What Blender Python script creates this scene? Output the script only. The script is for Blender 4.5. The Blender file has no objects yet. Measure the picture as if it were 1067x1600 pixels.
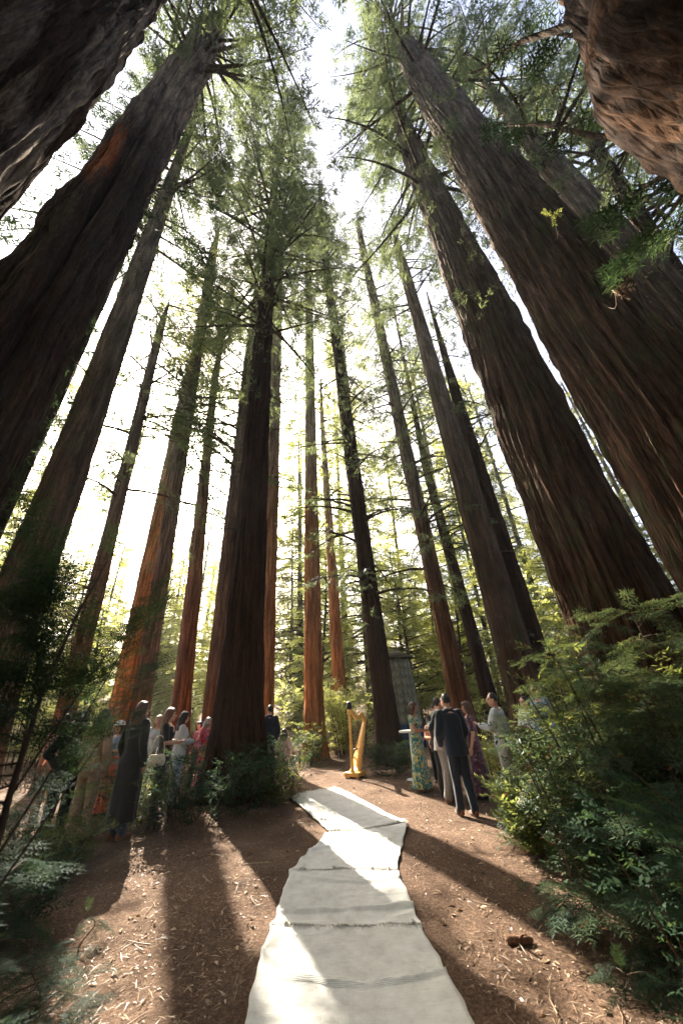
import bpy, math, random
import numpy as np
from mathutils import Vector, Matrix

# ------------------------------------------------------------------ camera
SC = bpy.context.scene
COL = SC.collection
TH, RO, FPX, CAMH = math.radians(28.5), math.radians(3.2), 545.0, 1.75   # pitch, roll, focal (px of a 1600 px high frame), eye height
_f = np.array([0, math.cos(TH), math.sin(TH)]); _r = np.array([1.0, 0, 0]); _u = np.array([0, -math.sin(TH), math.cos(TH)])
CR = math.cos(RO)*_r - math.sin(RO)*_u
CU = math.cos(RO)*_u + math.sin(RO)*_r
cam = bpy.data.cameras.new('camera'); cam_o = bpy.data.objects.new('camera', cam); COL.objects.link(cam_o)
cam.sensor_fit = 'VERTICAL'; cam.sensor_height = 36.0; cam.lens = FPX/1600*36.0
cam.clip_start = 0.05; cam.clip_end = 600
cam_o.matrix_world = Matrix(((CR[0], CU[0], -_f[0], 0), (CR[1], CU[1], -_f[1], 0), (CR[2], CU[2], -_f[2], CAMH), (0, 0, 0, 1)))
cam.dof.use_dof = True; cam.dof.focus_distance = 8.0; cam.dof.aperture_fstop = 1.8
SC.camera = cam_o

# ------------------------------------------------------------------ sky, sun, exposure
SUN_AZ, SUN_EL = math.radians(-27), math.radians(36)
w = bpy.data.worlds.new('World'); SC.world = w; w.use_nodes = True
nt = w.node_tree
sky = nt.nodes.new('ShaderNodeTexSky'); sky.sky_type = 'NISHITA'; sky.sun_disc = False
sky.sun_elevation = SUN_EL; sky.sun_rotation = SUN_AZ % (2*math.pi)
sky.air_density = 0.7; sky.dust_density = 7.0; sky.ozone_density = 1.0
bg = nt.nodes['Background']; bg.inputs['Strength'].default_value = 0.11
nt.links.new(sky.outputs[0], bg.inputs['Color'])
sun = bpy.data.lights.new('sun', 'SUN'); sun.energy = 5.0; sun.angle = math.radians(0.55); sun.color = (1.0, 0.90, 0.74)
sun_o = bpy.data.objects.new('sun', sun); COL.objects.link(sun_o)
SUNV = Vector((math.sin(SUN_AZ)*math.cos(SUN_EL), math.cos(SUN_AZ)*math.cos(SUN_EL), math.sin(SUN_EL)))
sun_o.rotation_euler = SUNV.to_track_quat('Z', 'Y').to_euler(); sun_o.location = (-40, 50, 60)
SC.view_settings.view_transform = 'Standard'; SC.view_settings.look = 'None'
SC.view_settings.exposure = 2.65; SC.view_settings.gamma = 1.0
cy = SC.cycles
cy.max_bounces = 5; cy.diffuse_bounces = 3; cy.glossy_bounces = 1; cy.transmission_bounces = 3; cy.volume_bounces = 0; cy.volume_step_rate = 4.0
cy.use_adaptive_sampling = True; cy.adaptive_threshold = 0.004
cy.use_denoising = True; cy.sample_clamp_indirect = 6.0

# ------------------------------------------------------------------ measuring helpers (survey of the place)
def ray(x, y):
    d = _f*FPX + CR*(x-533.5) - CU*(y-800.0)
    return d/np.linalg.norm(d)
def azel(x, y):
    d = ray(x, y); return math.atan2(d[0], d[1]), math.atan2(d[2], math.hypot(d[0], d[1]))
def vnoise(u, v, seed, pu=None):
    u = np.asarray(u, float); v = np.asarray(v, float)
    g = np.random.RandomState(seed).rand(97, 101)
    iu = np.floor(u).astype(int); iv = np.floor(v).astype(int); fu = u-iu; fv = v-iv
    fu = fu*fu*(3-2*fu); fv = fv*fv*(3-2*fv)
    if pu: a, b = iu % pu, (iu+1) % pu
    else: a, b = iu, iu+1
    a = a % 97; b = b % 97; c = iv % 101; d = (iv+1) % 101
    return (g[a, c]*(1-fu)+g[b, c]*fu)*(1-fv) + (g[a, d]*(1-fu)+g[b, d]*fu)*fv
def gz(x, y):
    x = np.asarray(x, float); y = np.asarray(y, float)
    z = 0.05*(vnoise(x*0.5+40, y*0.5+40, 3)-0.5) + 0.03*(vnoise(x*1.7+90, y*1.7+90, 4)-0.5)
    r = np.hypot(x, y)
    return z + np.clip(r-22, 0, None)*0.012*(1+vnoise(x*0.06+30, y*0.06+30, 8))
def ground_at(px, py):
    d = ray(px, py); t = -CAMH/d[2]
    return d[0]*t, d[1]*t
def polar(azdeg, D):
    a = math.radians(azdeg); return D*math.sin(a), D*math.cos(a)
def spot(px, D, py=1115):                      # a ground position on the bearing of a survey point
    a, _ = azel(px, py); return D*math.sin(a), D*math.cos(a)
def height_of(px, py, D):
    return CAMH + D*math.tan(azel(px, py)[1])

# ------------------------------------------------------------------ materials
def new_mat(name):
    m = bpy.data.materials.new(name); m.use_nodes = True
    nt = m.node_tree
    for n in list(nt.nodes): nt.nodes.remove(n)
    out = nt.nodes.new('ShaderNodeOutputMaterial')
    return m, nt, out
def node(nt, t, **kw):
    n = nt.nodes.new(t)
    for k, v in kw.items():
        if k in ('inputs',):
            for a, b in v.items(): n.inputs[a].default_value = b
        else: setattr(n, k, v)
    return n
def ramp(nt, fac, stops):
    r = nt.nodes.new('ShaderNodeValToRGB')
    e = r.color_ramp.elements
    while len(e) < len(stops): e.new(0.5)
    for i, (p, c) in enumerate(stops):
        e[i].position = p; e[i].color = (*c, 1) if len(c) == 3 else c
    nt.links.new(fac, r.inputs[0]); return r.outputs[0]
def mixc(nt, fac, a, b, blend='MIX'):
    n = nt.nodes.new('ShaderNodeMix'); n.data_type = 'RGBA'; n.blend_type = blend
    for sock, v in ((n.inputs[0], fac), (n.inputs[6], a), (n.inputs[7], b)):
        if isinstance(v, (int, float)): sock.default_value = v
        elif isinstance(v, tuple): sock.default_value = (*v, 1)
        else: nt.links.new(v, sock)
    return n.outputs[2]
def noise(nt, vec, scale, detail=4, rough=0.55, dist=0.0):
    n = node(nt, 'ShaderNodeTexNoise', inputs={'Scale': scale, 'Detail': detail, 'Roughness': rough, 'Distortion': dist})
    if vec is not None: nt.links.new(vec, n.inputs['Vector'])
    return n.outputs['Fac']
def mapping(nt, vec, scale, loc=(0, 0, 0)):
    m = node(nt, 'ShaderNodeMapping'); m.inputs['Scale'].default_value = scale; m.inputs['Location'].default_value = loc
    nt.links.new(vec, m.inputs['Vector']); return m.outputs[0]
def math_n(nt, op, a, b=None, clamp=False):
    n = node(nt, 'ShaderNodeMath', operation=op, use_clamp=clamp)
    for i, v in enumerate((a, b)):
        if v is None: continue
        if isinstance(v, (int, float)): n.inputs[i].default_value = v
        else: nt.links.new(v, n.inputs[i])
    return n.outputs[0]
def principled(nt, out, color, rough=0.8, spec=0.3, bump=None, bstr=0.5, bdist=0.02, metal=0.0, sheen=0.0):
    p = node(nt, 'ShaderNodeBsdfPrincipled')
    if isinstance(color, tuple): p.inputs['Base Color'].default_value = (*color, 1)
    else: nt.links.new(color, p.inputs['Base Color'])
    p.inputs['Roughness'].default_value = rough; p.inputs['Specular IOR Level'].default_value = spec
    p.inputs['Metallic'].default_value = metal
    if sheen: p.inputs['Sheen Weight'].default_value = sheen
    if bump is not None:
        b = node(nt, 'ShaderNodeBump', inputs={'Strength': bstr, 'Distance': bdist}); nt.links.new(bump, b.inputs['Height'])
        nt.links.new(b.outputs[0], p.inputs['Normal'])
    nt.links.new(p.outputs[0], out.inputs['Surface']); return p

def bark(name, low, mid, high, z1, z2, patch=None, spotpatch=None, moss=0.0, seed=0.0, crackw=0.55, pz=(1, 1, 0.3)):
    m, nt, out = new_mat(name)
    tc = node(nt, 'ShaderNodeTexCoord'); ob = tc.outputs['Object']
    sv = mapping(nt, ob, (1, 1, 0.10), (seed, seed*0.7, 0))
    n1 = noise(nt, sv, 7, 8, 0.65, 0.4)
    n2 = noise(nt, mapping(nt, ob, (1, 1, 0.22), (seed+3, 0, 0)), 34, 5, 0.6)
    n3 = noise(nt, ob, 0.8, 4, 0.6)
    sep = node(nt, 'ShaderNodeSeparateXYZ'); nt.links.new(ob, sep.inputs[0])
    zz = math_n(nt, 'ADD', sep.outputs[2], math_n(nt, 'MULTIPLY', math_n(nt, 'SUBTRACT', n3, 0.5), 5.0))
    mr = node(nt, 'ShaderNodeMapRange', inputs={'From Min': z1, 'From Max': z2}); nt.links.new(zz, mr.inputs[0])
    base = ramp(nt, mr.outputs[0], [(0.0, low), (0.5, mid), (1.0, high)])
    var = ramp(nt, n1, [(0.30, (0.28, 0.26, 0.25)), (0.5, (0.8, 0.8, 0.8)), (0.70, (1.8, 1.72, 1.65))])
    col = mixc(nt, 1.0, base, var, 'MULTIPLY')
    var2 = ramp(nt, n2, [(0.3, (0.65, 0.65, 0.66)), (0.7, (1.3, 1.28, 1.25))])
    col = mixc(nt, 1.0, col, var2, 'MULTIPLY')
    if patch:
        pn = noise(nt, mapping(nt, ob, pz, (7+seed, 1, 2)), 1.3, 8, 0.68, 0.6)
        pf = ramp(nt, pn, [(0.50, (0, 0, 0)), (0.60, (1, 1, 1))])
        col = mixc(nt, math_n(nt, 'MULTIPLY', pf, 0.8), col, mixc(nt, 1.0, patch, var2, 'MULTIPLY'))
    if spotpatch:
        (cx, cy_, cz, rad, c) = spotpatch
        vm = node(nt, 'ShaderNodeVectorMath', operation='DISTANCE'); nt.links.new(mapping(nt, ob, (1, 1, 0.18)), vm.inputs[0])
        vm.inputs[1].default_value = (cx, cy_, cz*0.18)
        dd = math_n(nt, 'ADD', vm.outputs['Value'], math_n(nt, 'ADD', math_n(nt, 'MULTIPLY', n1, rad*1.6), math_n(nt, 'MULTIPLY', n2, rad*0.8)))
        sf = ramp(nt, math_n(nt, 'DIVIDE', dd, rad*2), [(0.86, (1, 1, 1)), (1.0, (0, 0, 0))])
        col = mixc(nt, sf, col, mixc(nt, 1.0, c, var, 'MULTIPLY'))
    if moss:
        mn = noise(nt, mapping(nt, ob, (1, 1, 0.5), (1, 9+seed, 0)), 2.2, 6, 0.65)
        mf = ramp(nt, mn, [(0.5, (0, 0, 0)), (0.66, (moss, moss, moss))])
        col = mixc(nt, mf, col, (0.07, 0.085, 0.04))
    dist = node(nt, 'ShaderNodeVectorMath', operation='ADD'); wv = node(nt, 'ShaderNodeTexNoise', inputs={'Scale': 3.0, 'Detail': 3.0}); nt.links.new(sv, wv.inputs['Vector'])
    sc_ = node(nt, 'ShaderNodeVectorMath', operation='SCALE', inputs={'Scale': 0.10}); nt.links.new(wv.outputs['Color'], sc_.inputs[0])
    nt.links.new(mapping(nt, ob, (1, 1, 0.11), (seed, 0, 0)), dist.inputs[0]); nt.links.new(sc_.outputs[0], dist.inputs[1])
    vo = node(nt, 'ShaderNodeTexVoronoi', feature='DISTANCE_TO_EDGE', inputs={'Scale': 15.0}); nt.links.new(dist.outputs[0], vo.inputs['Vector'])
    crack = ramp(nt, vo.outputs['Distance'], [(0.0, (0, 0, 0)), (0.22, (1, 1, 1))])
    hgt = math_n(nt, 'ADD', math_n(nt, 'MULTIPLY', n1, 0.8), math_n(nt, 'ADD', math_n(nt, 'MULTIPLY', n2, 0.5), math_n(nt, 'MULTIPLY', crack, crackw)))
    principled(nt, out, col, 0.92, 0.08, hgt, 1.0, 0.045)
    return m
def leafmat(name, c1, c2, t1, t2, trans=0.5, gloss=0.03, rough=0.45, brown=0.0):
    m, nt, out = new_mat(name)
    geo = node(nt, 'ShaderNodeNewGeometry'); rnd = geo.outputs['Random Per Island']
    nz = noise(nt, geo.outputs['Position'], 0.7, 3)
    f = math_n(nt, 'ADD', math_n(nt, 'MULTIPLY', rnd, 0.6), math_n(nt, 'MULTIPLY', nz, 0.45), True)
    c = ramp(nt, f, [(0.2, c1), (0.85, c2)]); t = ramp(nt, f, [(0.2, t1), (0.85, t2)])
    if brown:
        bf = ramp(nt, rnd, [(1.0-brown-0.01, (0, 0, 0)), (1.0-brown, (1, 1, 1))])
        c = mixc(nt, bf, c, (0.16, 0.075, 0.03)); t = mixc(nt, bf, t, (0.2, 0.09, 0.03))
    d = node(nt, 'ShaderNodeBsdfDiffuse'); nt.links.new(c, d.inputs[0])
    tr = node(nt, 'ShaderNodeBsdfTranslucent'); nt.links.new(t, tr.inputs[0])
    g = node(nt, 'ShaderNodeBsdfGlossy', inputs={'Roughness': rough}); g.inputs[0].default_value = (0.9, 0.95, 1, 1)
    a = node(nt, 'ShaderNodeMixShader'); a.inputs[0].default_value = trans
    nt.links.new(d.outputs[0], a.inputs[1]); nt.links.new(tr.outputs[0], a.inputs[2])
    b = node(nt, 'ShaderNodeMixShader'); b.inputs[0].default_value = gloss
    nt.links.new(a.outputs[0], b.inputs[1]); nt.links.new(g.outputs[0], b.inputs[2])
    nt.links.new(b.outputs[0], out.inputs['Surface']); return m
def cloth(name, c, c2=None, scale=60, rough=0.9, kind='plain', sheen=0.2):
    m, nt, out = new_mat(name)
    ob = node(nt, 'ShaderNodeTexCoord').outputs['Object']
    n = noise(nt, ob, scale, 3)
    if kind == 'floral':
        a = noise(nt, ob, 9, 3, 0.6, 1.6); b = noise(nt, mapping(nt, ob, (1, 1, 1), (4, 2, 7)), 7, 3, 0.6, 1.8)
        cc = ramp(nt, a, [(0.36, c2[0]), (0.44, c2[1]), (0.50, c), (0.58, c2[2]), (0.64, c2[3])])
        cc = mixc(nt, ramp(nt, b, [(0.54, (0, 0, 0)), (0.57, (1, 1, 1))]), cc, c2[4])
        col = cc
    else:
        col = ramp(nt, n, [(0.3, tuple(v*0.75 for v in c)), (0.7, tuple(min(1, v*1.2) for v in c))])
    fold = noise(nt, mapping(nt, ob, (1, 1, 0.35)), 9, 3)
    principled(nt, out, col, rough, 0.2, math_n(nt, 'ADD', fold, math_n(nt, 'MULTIPLY', n, 0.08)), 0.35, 0.05, sheen=sheen)
    return m
def plain(name, c, rough=0.5, spec=0.4, metal=0.0, bscale=0, bstr=0.3, var=0.2):
    m, nt, out = new_mat(name)
    ob = node(nt, 'ShaderNodeTexCoord').outputs['Object']
    n = noise(nt, ob, bscale or 25, 4)
    col = ramp(nt, n, [(0.3, tuple(v*(1-var) for v in c)), (0.7, tuple(min(1, v*(1+var)) for v in c))])
    principled(nt, out, col, rough, spec, n if bscale else None, bstr, 0.01, metal)
    return m

M = {}
def _scar():                                     # orange scar on the twisted redwood, in its own coordinates
    D = 7.0; a, e = azel(178, 245); b = azel(75, 640)[0]-0.09
    x0, y0 = D*math.sin(-0.935), D*math.cos(-0.935)
    return (6.45*math.sin(a)-x0, 6.45*math.cos(a)-y0, CAMH+6.45*math.tan(e), 0.45, (0.26, 0.085, 0.035))
SCAR = _scar()
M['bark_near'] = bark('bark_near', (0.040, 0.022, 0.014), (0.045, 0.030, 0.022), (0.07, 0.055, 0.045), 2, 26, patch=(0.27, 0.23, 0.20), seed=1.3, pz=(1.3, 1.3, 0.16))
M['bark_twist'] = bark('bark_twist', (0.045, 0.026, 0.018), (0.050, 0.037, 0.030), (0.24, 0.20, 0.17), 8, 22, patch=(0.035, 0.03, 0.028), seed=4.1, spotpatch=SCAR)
M['bark_right'] = bark('bark_right', (0.075, 0.036, 0.020), (0.080, 0.055, 0.042), (0.18, 0.155, 0.135), 2, 20, seed=2.2, moss=0.5)  # upper grey lightened to stand in for haze
M['bark_shaded'] = bark('bark_shaded', (0.040, 0.020, 0.012), (0.044, 0.029, 0.021), (0.10, 0.085, 0.07), 2, 24, seed=6.2)  # bark for trunks in shadow: shade in the base tone, haze in the top
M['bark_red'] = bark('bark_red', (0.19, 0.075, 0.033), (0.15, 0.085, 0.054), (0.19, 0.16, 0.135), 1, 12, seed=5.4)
M['bark_orange_glow'] = bark('bark_orange_glow', (0.44, 0.175, 0.060), (0.36, 0.19, 0.095), (0.36, 0.31, 0.26), 3, 15, seed=8.4)  # cinnamon-to-grey bark; ground-bounce glow below and haze above painted into colour
M['bark_grey'] = bark('bark_grey', (0.085, 0.047, 0.030), (0.10, 0.072, 0.056), (0.22, 0.19, 0.165), 2, 18, seed=9.1, moss=0.4)  # bark greys with height, paled further as painted haze
M['bark_burl'] = bark('bark_burl', (0.024, 0.014, 0.009), (0.026, 0.015, 0.010), (0.024, 0.015, 0.011), 1, 12, seed=3.7, patch=(0.085, 0.045, 0.025), crackw=0.25, pz=(1.6, 1.6, 0.7))
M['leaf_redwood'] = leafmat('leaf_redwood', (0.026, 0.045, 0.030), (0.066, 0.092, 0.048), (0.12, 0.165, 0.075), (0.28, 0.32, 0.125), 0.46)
M['leaf_backlit'] = leafmat('leaf_backlit', (0.07, 0.10, 0.035), (0.16, 0.19, 0.06), (0.38, 0.43, 0.11), (0.64, 0.62, 0.19), 0.64)  # leaf colour and transmission pushed up to imitate backlight
M['leaf_dark'] = leafmat('leaf_dark', (0.011, 0.026, 0.016), (0.032, 0.058, 0.030), (0.03, 0.06, 0.022), (0.09, 0.14, 0.045), 0.28, 0.006, 0.5)  # foliage green darkened in place of shade that does not fall there
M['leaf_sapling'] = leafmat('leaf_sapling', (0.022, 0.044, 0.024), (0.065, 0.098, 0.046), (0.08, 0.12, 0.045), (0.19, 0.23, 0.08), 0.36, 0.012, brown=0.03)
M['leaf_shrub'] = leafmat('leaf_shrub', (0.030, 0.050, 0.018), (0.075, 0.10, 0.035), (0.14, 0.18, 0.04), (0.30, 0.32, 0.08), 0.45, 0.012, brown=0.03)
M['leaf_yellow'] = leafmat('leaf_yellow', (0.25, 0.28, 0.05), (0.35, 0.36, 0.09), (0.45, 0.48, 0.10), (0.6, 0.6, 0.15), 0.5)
M['leaf_litter'] = leafmat('leaf_litter', (0.11, 0.055, 0.03), (0.52, 0.38, 0.26), (0.10, 0.05, 0.02), (0.22, 0.12, 0.05), 0.15, 0.03)
M['twig'] = plain('twig', (0.06, 0.038, 0.025), 0.85, 0.2, bscale=30)
M['limb'] = bark('limb', (0.075, 0.055, 0.04), (0.085, 0.065, 0.05), (0.10, 0.085, 0.07), 2, 20)

# ------------------------------------------------------------------ mesh helpers
def mesh_np(name, V, F):
    me = bpy.data.meshes.new(name)
    V = np.ascontiguousarray(V, np.float32); F = np.ascontiguousarray(F, np.int32)
    k = F.shape[1]
    me.vertices.add(len(V)); me.vertices.foreach_set('co', V.ravel())
    me.loops.add(F.size); me.loops.foreach_set('vertex_index', F.ravel())
    me.polygons.add(len(F)); me.polygons.foreach_set('loop_start', np.arange(0, F.size, k, dtype=np.int32))
    me.update(calc_edges=True); return me
def link(name, me, mat, parent=None, loc=None, smooth=False):
    o = bpy.data.objects.new(name, me); COL.objects.link(o)
    if mat is not None and len(me.materials) == 0: me.materials.append(M[mat] if isinstance(mat, str) else mat)
    if smooth: me.polygons.foreach_set('use_smooth', np.ones(len(me.polygons), bool))
    if parent: o.parent = parent
    if loc is not None: o.location = loc
    return o
def tag(o, label, cat=None, group=None, kind=None):
    if label: o['label'] = label
    if cat: o['category'] = cat
    if group: o['group'] = group
    if kind: o['kind'] = kind
    return o
def thing(name, label, cat, loc=(0, 0, 0), rz=0.0, group=None):
    o = bpy.data.objects.new(name, None); COL.objects.link(o); o.empty_display_size = 0.2
    o.location = loc; o.rotation_euler = (0, 0, rz)
    return tag(o, label, cat, group)
def copy_tree(o, parent=None):
    c = o.copy(); COL.objects.link(c); c.parent = parent
    for ch in list(o.children): copy_tree(ch, c)
    return c
class Acc:                                       # gathers quads (tris padded by the caller)
    def __init__(s): s.V = []; s.F = []; s.n = 0
    def add(s, V, F):
        V = np.asarray(V, float); F = np.asarray(F, int)
        if len(V) == 0: return
        s.V.append(V); s.F.append(F+s.n); s.n += len(V)
    def mesh(s, name): return mesh_np(name, np.concatenate(s.V), np.concatenate(s.F))
def tube(acc, P, R, n=5, close=True):
    P = np.asarray(P, float); R = np.broadcast_to(np.asarray(R, float), (len(P),))
    T = np.gradient(P, axis=0); T /= np.linalg.norm(T, axis=1)[:, None]+1e-9
    ref = np.where(np.abs(T[:, 2:3]) > 0.9, np.array([[1.0, 0, 0]]), np.array([[0, 0, 1.0]]))
    A = np.cross(T, ref); A /= np.linalg.norm(A, axis=1)[:, None]+1e-9
    B = np.cross(T, A)
    th = np.arange(n)*2*math.pi/n
    V = P[:, None]+R[:, None, None]*(np.cos(th)[None, :, None]*A[:, None]+np.sin(th)[None, :, None]*B[:, None])
    m = len(P); i = np.arange(m-1)[:, None]*n; j = np.arange(n)[None]; j2 = (j+1) % n
    F = np.stack([i+j, i+j2, i+n+j2, i+n+j], -1).reshape(-1, 4)
    acc.add(V.reshape(-1, 3), F)
    if close:
        for q in (0, m-1):
            k = n//2
            for a in range(0, n-2, 2):
                ids = [q*n, q*n+a+1, q*n+a+2, q*n+min(a+3, n-1)]
                acc.F.append(np.array([ids])+acc.n-m*n)
def box(acc, c, s, rot=None):
    V = np.array([[x, y, z] for x in (-.5, .5) for y in (-.5, .5) for z in (-.5, .5)])*np.array(s)
    if rot is not None: V = V@np.asarray(rot).T
    acc.add(V+np.array(c), [[0, 1, 3, 2], [4, 6, 7, 5], [0, 4, 5, 1], [2, 3, 7, 6], [0, 2, 6, 4], [1, 5, 7, 3]])
def lathe(acc, prof, c=(0, 0, 0), n=24, sx=1.0, sy=1.0, cap=True):
    prof = [(r, z) for r, z in prof]
    if cap: prof = [(0.0005, prof[0][1])]+prof+[(0.0005, prof[-1][1])]
    th = np.arange(n)*2*math.pi/n
    V = np.concatenate([np.stack([r*sx*np.cos(th)+c[0], r*sy*np.sin(th)+c[1], np.full(n, z+c[2])], -1) for r, z in prof])
    i = np.arange(len(prof)-1)[:, None]*n; j = np.arange(n)[None]; j2 = (j+1) % n
    acc.add(V, np.stack([i+j, i+j2, i+n+j2, i+n+j], -1).reshape(-1, 4))
def norm(a): return a/(np.linalg.norm(a, axis=-1, keepdims=True)+1e-9)
def scatter(T, O, X, N, S, acc):                 # place template T=(V,F) at O, axis X, up N, scale S
    V, F = T
    if len(O) == 0: return
    X = norm(X); Y = norm(np.cross(N, X)); Z = np.cross(X, Y)
    R = np.stack([X, Y, Z], -1)                  # columns
    W = np.einsum('nij,vj->nvi', R, V)*S[:, None, None]+O[:, None]
    G = F[None]+(np.arange(len(O))*len(V))[:, None, None]
    acc.add(W.reshape(-1, 3), G.reshape(-1, F.shape[1]))

# foliage templates: axis +X, length 1, lying in XY
def tri3(p, d, L, wd, lift):
    d = np.array([d[0], d[1], lift]); d = d/np.linalg.norm(d); s = np.cross([0, 0, 1.0], d); s /= np.linalg.norm(s)+1e-9; p = np.array(p)
    return [p-s*wd*L*0.75, p+s*wd*L*0.9+d*L*0.12, p+d*L]
def lance(p, d, L, wd, lift, up=0.0):
    d = np.array([d[0], d[1], lift]); d = d/np.linalg.norm(d); s = np.cross([0, 0, 1.0], d); s /= np.linalg.norm(s)+1e-9
    p = np.array(p)
    return [p, p+d*L*0.45+s*wd*L+np.array([0, 0, up*L]), p+d*L, p+d*L*0.45-s*wd*L+np.array([0, 0, up*L])]
def spray(nl, nn, nm, nlen, wd, seed, llen=0.5):
    rs = np.random.RandomState(seed); V = []
    def row(p0, ang, L, n, nl_):
        d = np.array([math.cos(ang), math.sin(ang)])
        for i in range(n):
            t = (i+0.6)/n
            p = np.array([p0[0]+d[0]*L*t, p0[1]+d[1]*L*t, p0[2]-0.12*L*t*t])
            k = nl_*(0.55+0.6*math.sin(math.pi*min(1, t*0.9+0.12)))*rs.uniform(0.8, 1.15)
            for s in (-1, 1):
                a = ang+s*math.radians(rs.uniform(48, 66))
                V.extend(tri3(p, (math.cos(a), math.sin(a)), k, wd, rs.uniform(-0.15, 0.25)))
        V.extend(tri3([p0[0]+d[0]*L*0.97, p0[1]+d[1]*L*0.97, p0[2]-0.12*L], d, nl_*0.9, wd, -0.1))
        V.extend(tri3(p0, d, L, 0.008*(1 if n > 6 else 2), -0.1))
    row((0, 0, 0), 0, 1.0, nm, nlen)
    for i in range(nl):
        t = 0.12+0.75*(i+0.5)/nl
        for s in (-1, 1):
            L = llen*math.sin(math.pi*(0.25+0.65*t))*rs.uniform(0.75, 1.1)
            row((t+rs.uniform(-.03, .03), 0, -0.12*t*t), s*math.radians(rs.uniform(42, 60)), L, nn, nlen)
    V = np.array(V); return V, np.arange(len(V)).reshape(-1, 3)
SPRAY0 = [spray(4, 6, 10, 0.13, 0.12, s) for s in (1, 2, 3)]          # near saplings
SPRAY1 = [spray(3, 3, 5, 0.21, 0.15, s) for s in (4, 5, 6)]              # mid-distance
def spray_far(seed, n=15):
    rs = np.random.RandomState(seed); V = []
    for i in range(n):
        t = rs.uniform(0.05, 1.0); a = rs.choice((-1, 1))*math.radians(rs.uniform(25, 70))
        L = rs.uniform(0.18, 0.42)*(1.1-0.4*t)
        p = [t*0.8, rs.uniform(-.05, .05)+0.18*math.sin(a)*(rs.rand()), rs.uniform(-.06, .06)-0.15*t*t]
        V.extend(tri3(p, (math.cos(a), math.sin(a)), L, rs.uniform(0.09, 0.16), rs.uniform(-0.5, 0.3)))
    V = np.array(V); return V, np.arange(len(V)).reshape(-1, 3)
SPRAY2 = [spray_far(s) for s in range(10, 16)]
def leafy_twig(seed, n=11):
    rs = np.random.RandomState(seed); V = []
    for i in range(n):
        t = (i+0.5)/n; a = (1 if i % 2 else -1)*math.radians(rs.uniform(35, 75))
        V.extend(lance([t, 0, 0.1*t], (math.cos(a), math.sin(a)), rs.uniform(0.22, 0.36), rs.uniform(0.16, 0.24), rs.uniform(-.5, .6), rs.uniform(-.04, .06)))
    V.extend(lance([0, 0, 0], (1, 0), 1.0, 0.012, 0.1))
    V = np.array(V); return V, np.arange(len(V)).reshape(-1, 4)
TWIG = [leafy_twig(s) for s in range(20, 25)]
def scatter_mix(Ts, O, X, N, S, acc, rs):
    pick = rs.randint(0, len(Ts), len(O))
    for k, T in enumerate(Ts):
        q = pick == k
        scatter(T, O[q], X[q], N[q], S[q], acc)

# ------------------------------------------------------------------ ground
def make_ground():
    n = 210; k = np.linspace(-1, 1, n); c = np.sinh(k*4.2)/np.sinh(4.2)*105
    X, Y = np.meshgrid(c, c+8.0)
    V = np.stack([X, Y, gz(X, Y)], -1).reshape(-1, 3)
    i = (np.arange(n-1)[:, None]*n+np.arange(n-1)[None]).ravel()
    me = mesh_np('ground', V, np.stack([i, i+1, i+n+1, i+n], -1))
    m, nt, out = new_mat('forest_duff')
    ob = node(nt, 'ShaderNodeTexCoord').outputs['Object']
    a = noise(nt, ob, 1.3, 6, 0.6); b = noise(nt, ob, 38, 6, 0.7, 0.5); d = noise(nt, mapping(nt, ob, (1, 2.4, 1)), 95, 4, 0.65)
    c1 = ramp(nt, a, [(0.3, (0.105, 0.066, 0.046)), (0.55, (0.165, 0.108, 0.076)), (0.75, (0.27, 0.185, 0.135))])
    c1 = mixc(nt, 1.0, c1, ramp(nt, b, [(0.3, (0.45, 0.42, 0.40)), (0.5, (0.9, 0.9, 0.9)), (0.68, (1.8, 1.75, 1.7))]), 'MULTIPLY')
    c1 = mixc(nt, 1.0, c1, ramp(nt, d, [(0.3, (0.55, 0.55, 0.55)), (0.7, (1.45, 1.42, 1.4))]), 'MULTIPLY')
    principled(nt, out, c1, 0.95, 0.1, math_n(nt, 'ADD', b, math_n(nt, 'MULTIPLY', d, 0.6)), 1.0, 0.03)
    o = link('ground', me, m, smooth=True); tag(o, 'reddish brown forest floor of duff and needles', None, None, 'structure')
make_ground()

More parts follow.
